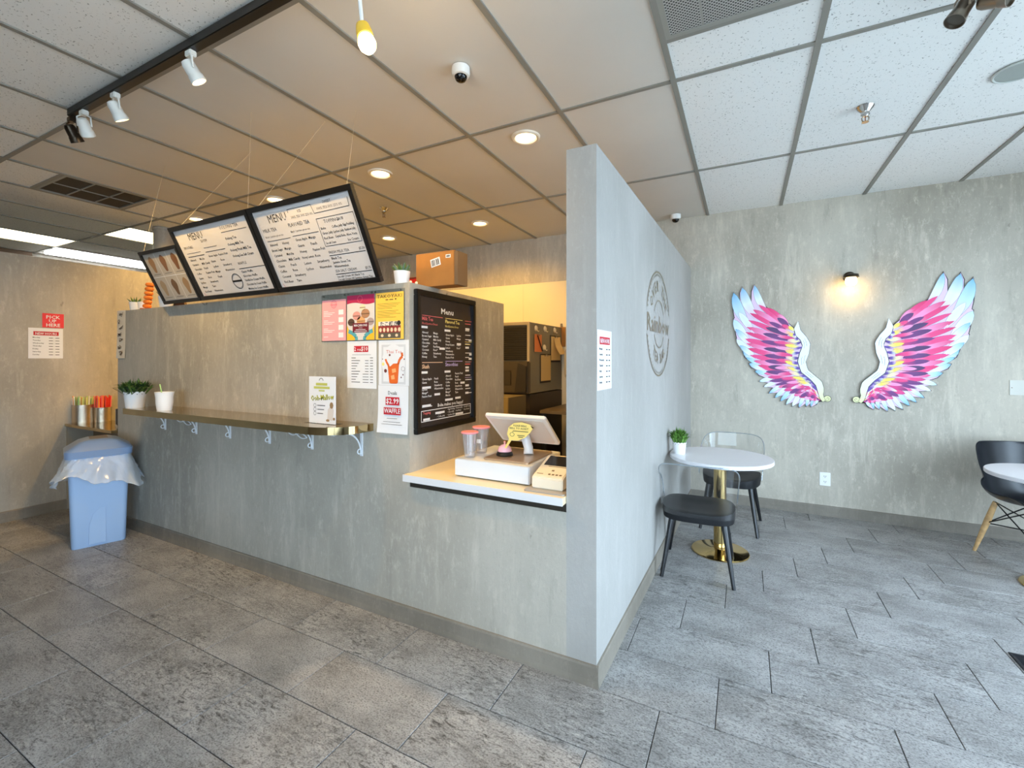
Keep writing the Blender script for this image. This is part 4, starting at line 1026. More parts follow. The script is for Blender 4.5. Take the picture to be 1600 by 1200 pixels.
def stick(q):
    for x, v, L_ in ((0.09, 0.252, 0.09), (0.45, 0.262, 0.10), (0.09, 0.572, 0.09), (0.45, 0.572, 0.10), (0.365, 0.40, 0.09), (0.665, 0.36, 0.075), (0.10, 0.68, 0.13), (0.285, 0.735, 0.09), (0.46, 0.785, 0.13), (0.635, 0.78, 0.10),
                     (0.73, 0.665, 0.08), (0.825, 0.235, 0.08), (0.89, 0.325, 0.07), (0.825, 0.385, 0.07), (0.90, 0.44, 0.06), (0.89, 0.475, 0.07), (0.825, 0.545, 0.07), (0.825, 0.57, 0.07), (0.825, 0.69, 0.07), (0.825, 0.75, 0.06), (0.10, 0.808, 0.13), (0.115, 0.905, 0.10), (0.30, 0.872, 0.15), (0.64, 0.905, 0.14)):
        q.r(w * x, w * (x + L_), F(v + 0.012), F(v - 0.004))
q = Print(Y_ - 0.0006); stick(q); q.build('price_stickers', M_paper, t)
P_ = lambda n, c: pmat('menu_ink_' + n, srgb(*c), 0.6)
pr(P_('red', (226, 108, 108)), 'red_print', lambda q: q.r(w * 0.10, w * 0.42, F(0.176), F(0.172)).t('Milk Tea', w * 0.10, F(0.208), 0.020, maxw=w * 0.2, bold=True).t('Black/Jasmine/Green', w * 0.10, F(0.236), 0.012, maxw=w * 0.26).r(w * 0.82, w * 0.955, F(0.177), F(0.173)).t('Topping', w * 0.115, F(0.872), 0.014, maxw=w * 0.12, bold=True).r(w * 0.82, w * 0.93, F(0.20), F(0.195)).r(w * 0.82, w * 0.955, F(0.505), F(0.501)).r(w * 0.82, w * 0.92, F(0.525), F(0.518)))
pr(P_('yellow', (236, 222, 132)), 'yellow_print', lambda q: q.r(w * 0.465, w * 0.77, F(0.176), F(0.172)).t('Flavored Tea', w * 0.465, F(0.210), 0.020, maxw=w * 0.25, bold=True).t('Black/Jasmine/Green', w * 0.465, F(0.240), 0.012, maxw=w * 0.23).r(w * 0.82, w * 0.955, F(0.345), F(0.341)).r(w * 0.82, w * 0.92, F(0.366), F(0.359)))
pr(P_('orange', (236, 196, 160)), 'orange_print', lambda q: q.r(w * 0.10, w * 0.42, F(0.508), F(0.504)).t('Slush', w * 0.10, F(0.548), 0.022, maxw=w * 0.14, bold=True))
pr(P_('violet', (196, 180, 236)), 'violet_print', lambda q: q.r(w * 0.465, w * 0.77, F(0.500), F(0.496)).t('Smoothies', w * 0.465, F(0.535), 0.022, maxw=w * 0.22, bold=True).r(w * 0.82, w * 0.955, F(0.632), F(0.629)))

# ================================================================== till counter
ZS = 0.778
t = thing('till_counter', 'cream laminate counter slab with thick white front edge in the opening', 'counter', (0, 0, 0))
box('slab', XC - 0.012, -0.687, 1.802, 2.60, 0.745, ZS, pmat('cream_laminate', srgb(244, 224, 184), 0.25), t, 0.002)
box('front_edge', XC - 0.012, -0.687, 1.797, 1.8022, 0.744, ZS + 0.0005, pmat('white_edge', srgb(222, 220, 220), 0.35), t, 0.001)
box('support_rail', XC + 0.001, -0.687, 1.842, 1.87, 0.708, 0.745, pmat('gap_shade_dark', srgb(40, 32, 20), 0.8), t)  # shade of the gap under the slab, put in as a dark strip
# cash drawer
dx0, dx1, dy0 = -1.306, -0.893, 1.903; ZD = 0.866
t = thing('cash_drawer', 'low white metal cash drawer on the till counter', 'cash drawer', ((dx0 + dx1) / 2, dy0, ZS))
w = (dx1 - dx0) / 2; M_wmet = pmat('white_metal', srgb(224, 226, 229), 0.35)
box('body', -w, w, 0.004, 0.40, 0.004, ZD - ZS, M_wmet, t, 0.003)
box('front', -w + 0.001, w - 0.001, -0.004, 0.005, 0.007, ZD - ZS - 0.001, M_wmet, t, 0.002)
for s in (-1, 1):
    for yy in (0.03, 0.37): MB().lathe([(0.012, 0), (0.012, 0.006)], 12, Matrix.Translation((s * (w - 0.03), yy, 0))).build('foot', M_blackplast, t)
# point of sale terminal on the drawer, its back to the room
pb = fl(806, 716, ZD)
t = thing('pos_terminal', 'white tilted touchscreen till seen from behind on a metal foot plate', 'till screen', (-1.045, 2.10, ZD))
M_plate = pmat('plate_champagne', srgb(196, 172, 146), 0.3, 0.6)
MB().prismz(rrect(-0.125, 0.13, -0.155, 0.155, 0.015), 0.0, 0.009).build('foot_plate', M_plate, t, bevel=0.002)
PT = t.location
yt_ = 2.03; a_ = ony(757, 647, yt_); b_ = onx(786, 686, a_.x); c_ = ony(852, 655, yt_)
top_c = Vector(((a_.x + c_.x) / 2, yt_, a_.z)); bot_c = Vector(((a_.x + c_.x) / 2, b_.y, b_.z))
hv = top_c - bot_c; hh = hv.length / 2; sw = (c_.x - a_.x) / 2; tl_ = atan2(-hv.y, hv.z)
R = Matrix.Translation((top_c + bot_c) / 2 - PT) @ Matrix.Rotation(tl_, 4, 'X')
mid = (top_c + bot_c) / 2 - PT
MB().tube([(mid.x + 0.035, 0.03, 0.008), (mid.x + 0.03, 0.04, 0.04), (mid.x + 0.01, mid.y - 0.005, mid.z - 0.012)], [0.027, 0.024, 0.024], 20).build('stem', M_wmet, t, True)
MB().prism(rrect(-sw, sw, -hh, hh, 0.014), -0.006, 0.012, R).build('screen_shell', pmat('pos_white', srgb(240, 232, 222), 0.3), t, bevel=0.003)
MB().prism(rrect(-sw + 0.02, sw - 0.02, -hh + 0.02, hh - 0.02, 0.012), -0.010, -0.0062, R).build('back_cover', pmat('pos_cover', srgb(226, 212, 198), 0.35), t, bevel=0.0015)
MB().prism(rrect(-sw + 0.012, sw - 0.012, -hh + 0.012, hh - 0.012, 0.006), 0.0122, 0.0135, R).build('display', M_dome, t)
# bell with its note
tb = Vector((-1.100, 2.05, ZD + 0.0095))
t = thing('service_bell', 'pink call bell with black base on the till foot plate', 'bell', tb); t.scale = (1.2, 1.2, 1.2)
MB().lathe([(0.036, 0), (0.037, 0.004), (0.031, 0.015), (0.028, 0.016)], 28).build('base', M_blackplast, t, True)
MB().lathe([(0.030, 0.017), (0.030, 0.022), (0.026, 0.034), (0.016, 0.043), (0.006, 0.046)], 28).build('dome', pmat('bell_pink', srgb(244, 190, 206), 0.3), t, True)
MB().lathe([(0.004, 0.046), (0.004, 0.054), (0.006, 0.056), (0.003, 0.060)], 12).build('plunger', pmat('bell_button', srgb(240, 170, 170), 0.3), t, True)
t = thing('bell_note', 'yellow leaf-shaped note on a stalk asking to ring the bell', 'note', tb + Vector((0.012, -0.024, 0.043)))
out = [(0.0, 0.0), (0.018, 0.040), (0.010, 0.062), (0.016, 0.092), (0.036, 0.112), (0.066, 0.118), (0.098, 0.110), (0.112, 0.098), (0.098, 0.074), (0.080, 0.052), (0.052, 0.036), (0.028, 0.036), (0.007, -0.002)]; t.scale = (1.45, 1, 1.15)
MB().prism(out, -0.0006, 0.0006).build('leaf_card', pmat('note_yellow', srgb(246, 222, 128), 0.6), t)
p = Print(-0.0012).t('PLEASE RING', 0.060, 0.098, 0.008, 'C', w=0.05, bold=True).t('BELL TO ASSIST', 0.057, 0.086, 0.008, 'C', w=0.072, bold=True).r(0.034, 0.092, 0.076, 0.079).r(0.05, 0.078, 0.058, 0.061).r(0.054, 0.072, 0.051, 0.054).ring(0.030, 0.062, 0.009, 0.0016, 16).stroke([(0.031, 0.070), (0.034, 0.078)], 0.0015)
p.build('lettering', pmat('note_ink', srgb(70, 66, 50), 0.7), t)
Print(-0.0012).poly([(0.100, 0.106), (0.113, 0.098), (0.108, 0.094)]).build('leaf_tip', M_ink, t)
# lidded cups
M_lid = pmat('cup_lid_pink', srgb(240, 150, 156), 0.35)
def cup(label, c, sc, lab):
    t = thing('lidded_cup', label, 'cup', c, group='sample cups')
    h = 0.125 * sc; r0, r1 = 0.027 * sc, 0.040 * sc
    MB().lathe([(r0, 0.002), (r1, h), (r1 * 0.97, h), (r0 * 0.95, 0.006)], 26, cap1=False).build('cup', M_cupclear, t, True)
    MB().lathe([(r1 * 1.10, h - 0.002), (r1 * 1.14, h + 0.003), (r1 * 1.08, h + 0.007), (r1 * 0.5, h + 0.008), (r1 * 0.3, h + 0.007)], 26).build('lid', M_lid, t, True)
    if lab:
        n = 8; vs = []
        for k in range(n + 1):
            a = -pi / 2 - 0.55 + 0.25 + 0.75 * k / n
            for z in (h * 0.42, h * 0.58): rr = r0 + (r1 - r0) * z / h + 0.0008; vs.append((rr * cos(a), rr * sin(a), z))
        MB().add(vs, [(2 * k, 2 * k + 2, 2 * k + 3, 2 * k + 1) for k in range(n)]).build('white_sticker', M_paper, t, fix=False)
cup('clear empty cup with pink lid standing at the front of the cash drawer', (-1.258, 1.965, ZD), 1.0, False)
cup('clear empty cup with pink lid and white sticker behind another cup', (-1.262, 2.085, ZD), 1.08, True)
# card terminal
c = (-0.792, 1.876, ZS)
t = thing('card_terminal', 'cream card payment terminal with black screen beside the pillar', 'card terminal', c)
M_ct = pmat('card_terminal_cream', srgb(242, 226, 200), 0.35)
RZ = Matrix.Rotation(pi / 2, 4, 'Z')
MB().prism([(0, 0.006), (0.20, 0.006), (0.20, 0.118), (0.012, 0.062), (0, 0.054)], -0.075, 0.075, RZ).build('body', M_ct, t, bevel=0.004)
MB().prismz(rrect(-0.095, 0.10, -0.05, 0.02, 0.012), 0.0, 0.006).build('tray', pmat('tray_grey', srgb(172, 164, 154), 0.3), t, bevel=0.002)
R = Matrix.Translation((0, 0.012, 0.062)) @ Matrix.Rotation(atan2(0.056, 0.188), 4, 'X')
MB().box(-0.058, 0.07, 0.095, 0.185, 0.0005, 0.002, R).build('screen', M_dome, t)
m = MB()
for k in range(4): m.box(-0.005 + k * 0.018, 0.006 + k * 0.018, 0.012, 0.022, 0.0004, 0.001, R)
m.box(-0.06, -0.03, 0.014, 0.018, 0.0004, 0.001, R); m.box(-0.03, 0.06, 0.084, 0.088, 0.0004, 0.001, R); m.box(0.0, 0.012, 0.045, 0.056, 0.0004, 0.001, R)
m.build('icons', pmat('terminal_icons', srgb(120, 96, 64), 0.6), t)['kind'] = 'stuff'

# ================================================================== things standing on the counter wall
ZT = HC
M_kraft = pmat('kraft_cardboard', srgb(176, 116, 52), 0.75, noise=0.08, nscale=12)
def succulent(label, c, s, n=16):
    t = thing('potted_succulent', label, 'plant', c)
    MB().lathe([(0.030 * s, 0), (0.031 * s, 0.004), (0.038 * s, 0.060 * s), (0.039 * s, 0.066 * s), (0.035 * s, 0.066 * s), (0.034 * s, 0.055 * s)], 24).build('pot', M_pot, t, True)
    for k in range(n):
        a = k * 2.4; lean = 0.25 + 0.75 * (k / n); L_ = 0.055 * s
        d = Vector((cos(a) * lean, sin(a) * lean, 1.1 - 0.5 * lean)).normalized(); b0 = Vector((cos(a) * 0.01, sin(a) * 0.01, 0.055 * s))
        MB().tube([b0, b0 + d * L_ * 0.5, b0 + d * L_], [0.005 * s, 0.006 * s, 0.0008], 6).build('leaf', G4 if k % 2 else G2, t, True)
    MB().lathe([(0.0, 0.056 * s), (0.035 * s, 0.056 * s)], 16, None, False, False).build('soil', M_soil, t)
succulent('spiky green succulent in a white pot on the wall corner by the box', (-1.655, 1.905, ZT), 1.15)
succulent('tiny white pot of dark succulent at the open end of the wall top', (-4.50, 1.90, ZT), 1.1, 10)
succulent('white pot half hidden behind the waffle picture menu', (-4.02, 1.90, ZT), 1.35, 10)
t = thing('white_cup', 'small plain white cup between the succulent and the orange tower', 'cup', (-4.40, 1.91, ZT))
MB().lathe([(0.030, 0), (0.036, 0.07), (0.032, 0.07), (0.027, 0.01)], 20).build('cup', M_pot, t, True)
MB().lathe([(0.033, 0.055), (0.0, 0.055)], 16, None, False, False).build('inside', M_soil, t)
t = thing('snack_tower', 'leaning orange tower of stacked dumpling models on the wall top', 'display model', (-4.315, 1.90, ZT))
M_tw = pmat('tower_orange', srgb(232, 128, 44), 0.45)
MB().lathe([(0.045, 0), (0.045, 0.012)], 20).build('base', pmat('tower_base', srgb(206, 110, 50), 0.5), t)
for k in range(6):
    MB().lathe([(0.006, -0.019), (0.026, -0.012), (0.031, 0), (0.026, 0.012), (0.006, 0.019)], 16, Matrix.Translation((0.004 + 0.009 * k, 0, 0.032 + 0.034 * k))).build('dumpling', M_tw, t, True)
MB().tube([(0.0, 0.02, 0.01), (0.06, 0.02, 0.25), (0.075, 0.02, 0.30)], 0.006, 8).build('stick', pmat('tower_stick', srgb(150, 70, 30), 0.6), t)
t = thing('round_sign', 'plain cream round disc on a dark stand behind the waffle picture menu', 'sign', (-4.105, 1.975, ZT))
MB().lathe([(0.125, 0), (0.128, 0.006), (0.128, 0.012), (0.125, 0.016)], 40, Matrix.Translation((0.06, 0, 0.20)) @ Matrix.Rotation(pi / 2, 4, 'X')).build('disc', pmat('cream_disc', srgb(246, 222, 176), 0.5), t, True)
MB().prism([(-0.10, 0), (0.20, 0), (0.13, 0.16), (0.02, 0.20), (-0.06, 0.12)], 0.004, 0.02).build('stand', pmat('dark_brown_wood', srgb(70, 40, 24), 0.6), t)
# carton and red box
t = thing('cardboard_carton', 'flat brown cardboard carton with two white labels standing on the wall end', 'carton', (-1.62, 2.0, ZT))
a0 = ony(650, 425, 2.0); a1 = ony(709, 413, 2.0); W2, H2 = a1.x - a0.x, 0.185
t.location = (a0.x, 2.0, ZT)
box('carton', 0, W2, 0, 0.10, 0, H2, M_kraft, t, 0.002)
box('flap', W2 + 0.0005, W2 + 0.022, 0.005, 0.10, 0.0, H2 - 0.006, pmat('kraft_edge', srgb(120, 92, 62), 0.8), t)
Rl = Matrix.Translation((W2 * 0.53, -0.0006, H2 * 0.70)) @ Matrix.Rotation(-0.2, 4, 'Y')
MB().box(-0.032, 0.032, -0.0008, 0, -0.022, 0.022, Rl).build('label', M_paper, t)
m = MB()
for k in range(9):
    if k != 4: m.box(-0.026 + k * 0.006, -0.0235 + k * 0.006 + 0.0015 * (k % 2), -0.0016, -0.0009, -0.017, 0.016, Rl)
m.build('barcode', M_ink, t)
Rl = Matrix.Translation((W2 * 0.86, -0.0006, H2 * 0.84)); MB().box(-0.016, 0.016, -0.0008, 0, -0.009, 0.009, Rl).build('label', M_paper, t)
MB().box(-0.011, 0.011, -0.0016, -0.0009, -0.005, 0.005, Rl).build('barcode', M_greyink, t)
t = thing('red_box', 'small shiny red box between the succulent and the carton', 'box', (-1.66, 2.04, ZT))
box('box', -0.10, 0.03, 0, 0.08, 0, 0.062, pmat('shiny_red', srgb(206, 16, 26), 0.2), t, 0.004)
box('lid', -0.102, 0.032, -0.002, 0.082, 0.0625, 0.07, pmat('dark_red', srgb(120, 14, 20), 0.3), t, 0.002)
for k, x in enumerate((-1.562, -1.552)):
    o = MB().lathe([(0.0055, 0), (0.008, 0.005), (0.006, 0.012), (0.001, 0.014)], 12).build('push_pin', pmat('pin_cream', srgb(246, 232, 196), 0.4), smooth=True)
    o.location = (x, 1.865 + 0.035 * k, ZT); tag(o, ('cream rounded stopper on the wall edge next to the red box', 'cream rounded stopper on the wall edge next to the carton')[k], 'stopper', 'two stoppers')

# ================================================================== kitchen machines behind the till
XI = -1.83; YI = 3.906
t = thing('ice_machine', 'grey upright ice machine with black louvred front in the kitchen', 'ice machine', (XI, YI, 0))
M_ice = pmat('machine_grey', srgb(122, 116, 100), 0.5); M_edge = pmat('machine_edge', srgb(168, 152, 126), 0.4)
box('body', -0.62, 0.0, 0.012, YB - YI - 0.01, 1.04, 1.726, M_ice, t, 0.004)
box('corner_trim', -0.022, 0.002, -0.004, 0.014, 1.04, 1.728, M_edge, t)
box('top_trim', -0.62, -0.022, -0.004, 0.014, 1.70, 1.728, M_edge, t)
box('louvre_panel', -0.60, -0.03, 0.002, 0.0118, 1.36, 1.69, pmat('louvre_black', srgb(20, 17, 14), 0.5), t)
for k in range(15):
    MB().prism([(0, 0), (0.010, 0.006), (0.010, 0.008), (0, 0.002)], 0.03, 0.60, Matrix.Translation((0, -0.006, 1.372 + k * 0.021)) @ Matrix.Rotation(pi / 2, 4, 'Z')).build('louver', pmat('louver_dark', srgb(40, 34, 28), 0.5), t)
box('bin_lid', -0.62, 0.012, -0.05, 0.011, 1.04, 1.35, pmat('bin_brown', srgb(64, 54, 42), 0.45), t, 0.01)
MB().prism([(-0.12, 1.06), (-0.004, 1.06), (-0.002, 1.30), (-0.085, 1.33)], -0.075, -0.051).build('lid_grip', pmat('bin_dark', srgb(34, 27, 21), 0.5), t)
box('lid_recess', -0.36, -0.17, -0.056, -0.0502, 1.12, 1.26, pmat('bin_recess', srgb(48, 40, 31), 0.5), t, 0.003)
MB().lathe([(0.026, 0), (0.026, 0.012), (0.016, 0.013), (0.014, 0.004)], 18, Matrix.Translation((-0.27, -0.056, 1.20)) @ Matrix.Rotation(pi / 2, 4, 'X')).build('lid_knob', pmat('bin_dark', srgb(34, 27, 21), 0.5), t, True)
box('lower_body', -0.62, 0.0, 0.012, YB - YI - 0.01, 0.10, 1.03, pmat('machine_dark', srgb(50, 38, 26), 0.6), t)
for x in (-0.58, -0.04): box('leg', x - 0.02, x + 0.02, 0.03, 0.07, 0.0, 0.10, M_blackplast, t)
# white suction hooks, clipboards
def side(px, py): q = onx(px, py, XI); return q.y, q.z
M_hook = pmat('hook_white', srgb(232, 214, 178), 0.4)
for k, (px_, py_, lab) in enumerate(((837, 513, 'above the orange pad'), (851, 514, 'with nothing on it, top row'), (866, 516, 'above the big clipboard'), (850, 543, 'low, above the narrow clipboard'))):
    y, z = side(px_, py_)
    t = thing('suction_hook', 'round cream hook on the ice machine ' + lab, 'hook', (XI + 0.001, y, z), pi / 2, group='hooks on the ice machine')
    MB().lathe([(0.030, 0), (0.028, 0.008), (0.018, 0.016), (0.004, 0.018)], 18, Matrix.Rotation(pi / 2, 4, 'X')).build('dome', M_hook, t, True)
    MB().tube([(0, -0.014, -0.008), (0, -0.02, -0.026), (0, -0.03, -0.032), (0, -0.036, -0.024)], 0.004, 6).build('hook', M_hook, t, True)
def clip(label, p0, p1, col, tilt=0, extra=False, dark=True):
    (ya, za), (yb_, zb_) = side(*p0), side(*p1)
    t = thing('clipboard', label, 'clipboard', (XI + 0.004, ya, zb_), pi / 2, group='clipboards on the ice machine')
    w, h = yb_ - ya, za - zb_
    if dark: box('board', -0.008, w + 0.004, -0.004, 0, -0.02, h, pmat('clipboard_dark', srgb(34, 22, 12), 0.6), t)
    box('paper', 0, w, -0.007, -0.0045, 0.0, h - 0.012, pmat('paper_%d' % col[1], srgb(*col), 0.6), t)
    MB().tube([(w * 0.35, -0.012, h - 0.02), (w * 0.5, -0.014, h - 0.008), (w * 0.65, -0.012, h - 0.02)], 0.005, 6).build('clip', M_bronze, t, True)
    return t, w, h
t, w, h = clip('orange pad with a pen hung on a hook of the ice machine', (834, 520), (845, 550), (226, 128, 70), dark=False)
MB().tube([(w * 0.35, -0.012, h * 0.86), (w * 1.0, -0.014, h * 0.06)], 0.006, 6).build('pen', pmat('pen_dark', srgb(50, 24, 16), 0.4), t)
clip('narrow tan clipboard hung low on the ice machine', (844, 553), (859, 594), (206, 176, 116))
t, w, h = clip('cream clipboard with a curling sheet on the ice machine', (860, 524), (874, 563), (228, 196, 132))
n = 8; vs = []
for i in range(n + 1):
    z = h * 0.93 - h * 0.7 * i / n; o_ = -0.012 - 0.07 * (i / n) ** 2
    vs += [(w * 0.25, o_, z), (w * 0.92, o_ * 1.0, z + 0.01)]
MB().add(vs, [(2 * i, 2 * i + 2, 2 * i + 3, 2 * i + 1) for i in range(n)]).build('loose_sheet', pmat('paper_196', srgb(228, 196, 132), 0.6), t, fix=False)
# things on the kitchen wall beside the machine
q = ony(876, 525, YB - 0.03)
t = thing('wall_clip_panel', 'brown hanging board on the cream wall by the ice machine', 'board', (q.x, YB - 0.005, q.z))
box('board', -0.045, 0.05, -0.012, 0, -0.12, 0.10, pmat('brown_board', srgb(166, 112, 44), 0.6), t, 0.002)
box('hanger', -0.01, 0.012, -0.010, -0.002, 0.10, 0.14, M_bronze, t)
q = ony(882, 565, YB - 0.1)
t = thing('towel_dispenser', 'rounded cream paper towel dispenser partly hidden by the pillar', 'dispenser', (q.x + 0.17, YB - 0.005, 1.13))
MB().prism(rrect(-0.15, 0.15, 0.0, 0.38, 0.09), -0.18, 0.0).build('cover', pmat('dispenser_cream', srgb(206, 184, 142), 0.35), t, bevel=0.02)
box('slot', -0.12, 0.12, -0.1815, -0.179, 0.05, 0.075, M_blackplast, t)
# pale cabinet below and work table
q0 = fl(787, 612, 1.0)
t = thing('undercounter_cabinet', 'low olive kitchen cabinet with raised frame behind the till', 'cabinet', (-1.98, 3.45, 0))
M_cab = pmat('cabinet_olive', srgb(96, 82, 54), 0.5); M_cabf = pmat('cabinet_frame', srgb(140, 120, 78), 0.45)
box('carcass', -0.55, 0.16, 0.02, 0.36, 0.0, 1.035, M_cab, t)
box('door', -0.53, 0.10, 0.008, 0.0198, 0.10, 1.00, M_cab, t, 0.003)
for a in ((-0.55, 0.16, 0.985, 1.04), (-0.55, 0.16, 0.0, 0.08), (0.10, 0.16, 0.08, 0.985)): box('frame_rail', a[0], a[1], 0.0, 0.0198, a[2], a[3], M_cabf, t, 0.002)
t = thing('work_table', 'dark kitchen work table with a pale top in the back corner', 'table', (-1.30, 4.15, 0))
box('top', -0.42, 0.55, -0.25, 0.60, 0.86, 0.89, pmat('worktop_tan', srgb(104, 86, 58), 0.4), t, 0.003)
for x in (-0.39, 0.51):
    for y in (-0.22, 0.55): box('leg', x - 0.02, x + 0.02, y - 0.02, y + 0.02, 0, 0.8595, M_blackplast, t)
box('under_shelf', -0.37, 0.49, -0.20, 0.53, 0.25, 0.27, pmat('machine_dark', srgb(50, 38, 26), 0.6), t)

# ================================================================== bin with liner
M_bin = pmat('bin_blue', srgb(160, 188, 224), 0.42); M_lidb = pmat('bin_lid_grey_blue', srgb(126, 148, 182), 0.35)
A_ = fl(118, 859) + Vector((0.0, -0.02, 0)); B_ = fl(203, 842)
e1 = Vector((0.30, 0.954, 0)); L1 = 0.292; ang = atan2(e1.y, e1.x)
# local x along the broad side A->B, local y away from the viewer side
t = thing('waste_bin', 'pale blue waste bin with grey lid and clear liner beside the ledge', 'waste bin', A_, ang)
Dp = 0.245
def ringrect(x0, x1, y0, y1, r, z, n=5): return [(x, y, z) for x, y in rrect(x0, x1, y0, y1, r, n)]
def loft(rings, cap0=True, cap1=True):
    m = MB(); n = len(rings[0]); vs = [v for r in rings for v in r]; fs = []
    for k in range(len(rings) - 1):
        for i in range(n): j = (i + 1) % n; fs.append((k * n + i, k * n + j, (k + 1) * n + j, (k + 1) * n + i))
    if cap0: fs.append(tuple(range(n - 1, -1, -1)))
    if cap1: fs.append(tuple((len(rings) - 1) * n + i for i in range(n)))
    m.add(vs, fs); return m
ZR = 0.66
rings = [ringrect(-0.002 - g, L1 + 0.002 + g, -0.0 - g, Dp + g, 0.03, z) for z, g in ((0.0, 0.0), (0.006, 0.002), (0.30, 0.010), (ZR - 0.05, 0.020), (ZR, 0.024))]
body = loft(rings).build('body', M_bin, t, True)
# pressed arch in the broad side
arch = [(L1 * 0.30, 0.02), (L1 * 0.31, 0.16), (L1 * 0.38, 0.24), (L1 * 0.50, 0.275), (L1 * 0.62, 0.275), (L1 * 0.62, 0.02)]
MB().prism(arch, -0.0125, -0.003).build('pressed_arch', M_bin, t, bevel=0.002)
g = 0.040
loft([ringrect(-g, L1 + g, -g, Dp + g, 0.04, ZR - 0.004), ringrect(-g - 0.003, L1 + g + 0.003, -g - 0.003, Dp + g + 0.003, 0.04, ZR + 0.045),
      ringrect(-g + 0.006, L1 + g - 0.006, -g + 0.006, Dp + g - 0.006, 0.04, ZR + 0.055), ringrect(0.035, L1 - 0.035, -0.005, Dp + 0.005, 0.03, ZR + 0.105), ringrect(0.085, L1 - 0.085, 0.02, Dp - 0.02, 0.02, ZR + 0.120)]).build('lid', M_lidb, t, True)
MB().add([(0.095, 0.035, ZR + 0.1215), (L1 - 0.095, 0.035, ZR + 0.1215), (L1 - 0.095, Dp - 0.035, ZR + 0.1215), (0.095, Dp - 0.035, ZR + 0.1215)], [(0, 1, 2, 3)]).build('swing_flap', pmat('bin_flap', srgb(96, 98, 104), 0.4), t)
# liner: crumpled skirt turned over the rim
rnd = random.Random(4); n = 110; rows = 12; m = MB(); vs = []
base_ring = rrect(-0.030, L1 + 0.030, -0.030, Dp + 0.030, 0.05, 6)
def along(k):                                   # even samples around the rounded rectangle
    P2 = base_ring; Ls = [hypot(P2[(i + 1) % len(P2)][0] - P2[i][0], P2[(i + 1) % len(P2)][1] - P2[i][1]) for i in range(len(P2))]
    T = sum(Ls) * k; i = 0
    while T > Ls[i] and i < len(Ls) - 1: T -= Ls[i]; i += 1
    f = T / Ls[i]; a, b = P2[i], P2[(i + 1) % len(P2)]; return a[0] + (b[0] - a[0]) * f, a[1] + (b[1] - a[1]) * f
ph = [rnd.uniform(0, 6.28) for _ in range(6)]
for r in range(rows + 1):
    u = r / rows
    for k in range(n):
        x, y = along(k / n); cx, cy = L1 / 2, Dp / 2; d = Vector((x - cx, y - cy)).normalized(); th = 2 * pi * k / n
        wob = 0.5 + 0.5 * sin(5 * th + ph[0]) * sin(3 * th + ph[1])
        fl_ = 0.004 + u ** 1.1 * (0.045 + 0.06 * wob) + 0.008 * sin(23 * th + ph[2] + 4 * u) * u + rnd.uniform(-0.004, 0.004)
        dn = 0.175 + 0.05 * sin(2 * th + ph[3]) + 0.018 * sin(7 * th + ph[4])
        px_, py_ = x + d.x * fl_, y + d.y * fl_
        wy = t.location.y + px_ * sin(ang) + py_ * cos(ang)
        if wy > YF - 0.012: py_ -= (wy - YF + 0.012) / cos(ang) if abs(cos(ang)) > 0.2 else 0; px_ -= 0 if abs(cos(ang)) > 0.2 else (wy - YF + 0.012)
        vs.append((px_, py_, ZR - 0.006 - u * dn + 0.004 * sin(31 * th + 9 * u)))
fs = [(r * n + k, r * n + (k + 1) % n, (r + 1) * n + (k + 1) % n, (r + 1) * n + k) for r in range(rows) for k in range(n)]
m.add(vs, fs); m.build('liner', M_bag, t, True, fix=False)
hem = [vs[rows * n + k] for k in range(n)]
MB().tube(hem, 0.003, 5, closed=True).build('liner_hem', M_bag, next(c for c in t.children if c.name.startswith('liner')), True)

# ================================================================== tables and chairs
M_ttop = pmat('white_table_top', srgb(226, 222, 224), 0.3)
def cafe_table(label, c, zt=0.68, R=0.338):
    t = thing('cafe_table', label, 'table', c, group='round cafe tables')
    MB().lathe([(R - 0.004, zt - 0.026), (R, zt - 0.022), (R, zt - 0.003), (R - 0.003, zt)], 56).build('table_top', M_ttop, t, True)
    MB().lathe([(0.042, 0.018), (0.042, zt - 0.04), (0.09, zt - 0.034), (0.09, zt - 0.0265)], 28).build('column', M_gold, t, True)
    MB().lathe([(0.188, 0.0), (0.190, 0.006), (0.186, 0.010), (0.06, 0.018), (0.046, 0.024)], 48).build('base_plate', M_gold, t, True)
    return t
T1 = Vector((-0.160, 3.545, 0)); cafe_table('round white table on a brass column against the partition', T1)
T2 = Vector((1.680, 3.863, 0)); cafe_table('round white table before the black shell chair', T2)
t = thing('potted_grass', 'small bright green grass tuft in a white lace-rim pot on the round table', 'plant', Vector((-0.428, 3.50, 0.68)))
lace_pot(t, 0.048, 0.085); leaf_tuft(t, 420, 0.078, 0.125, G2, G3, 9, 0.006, 0.06, 0.35)

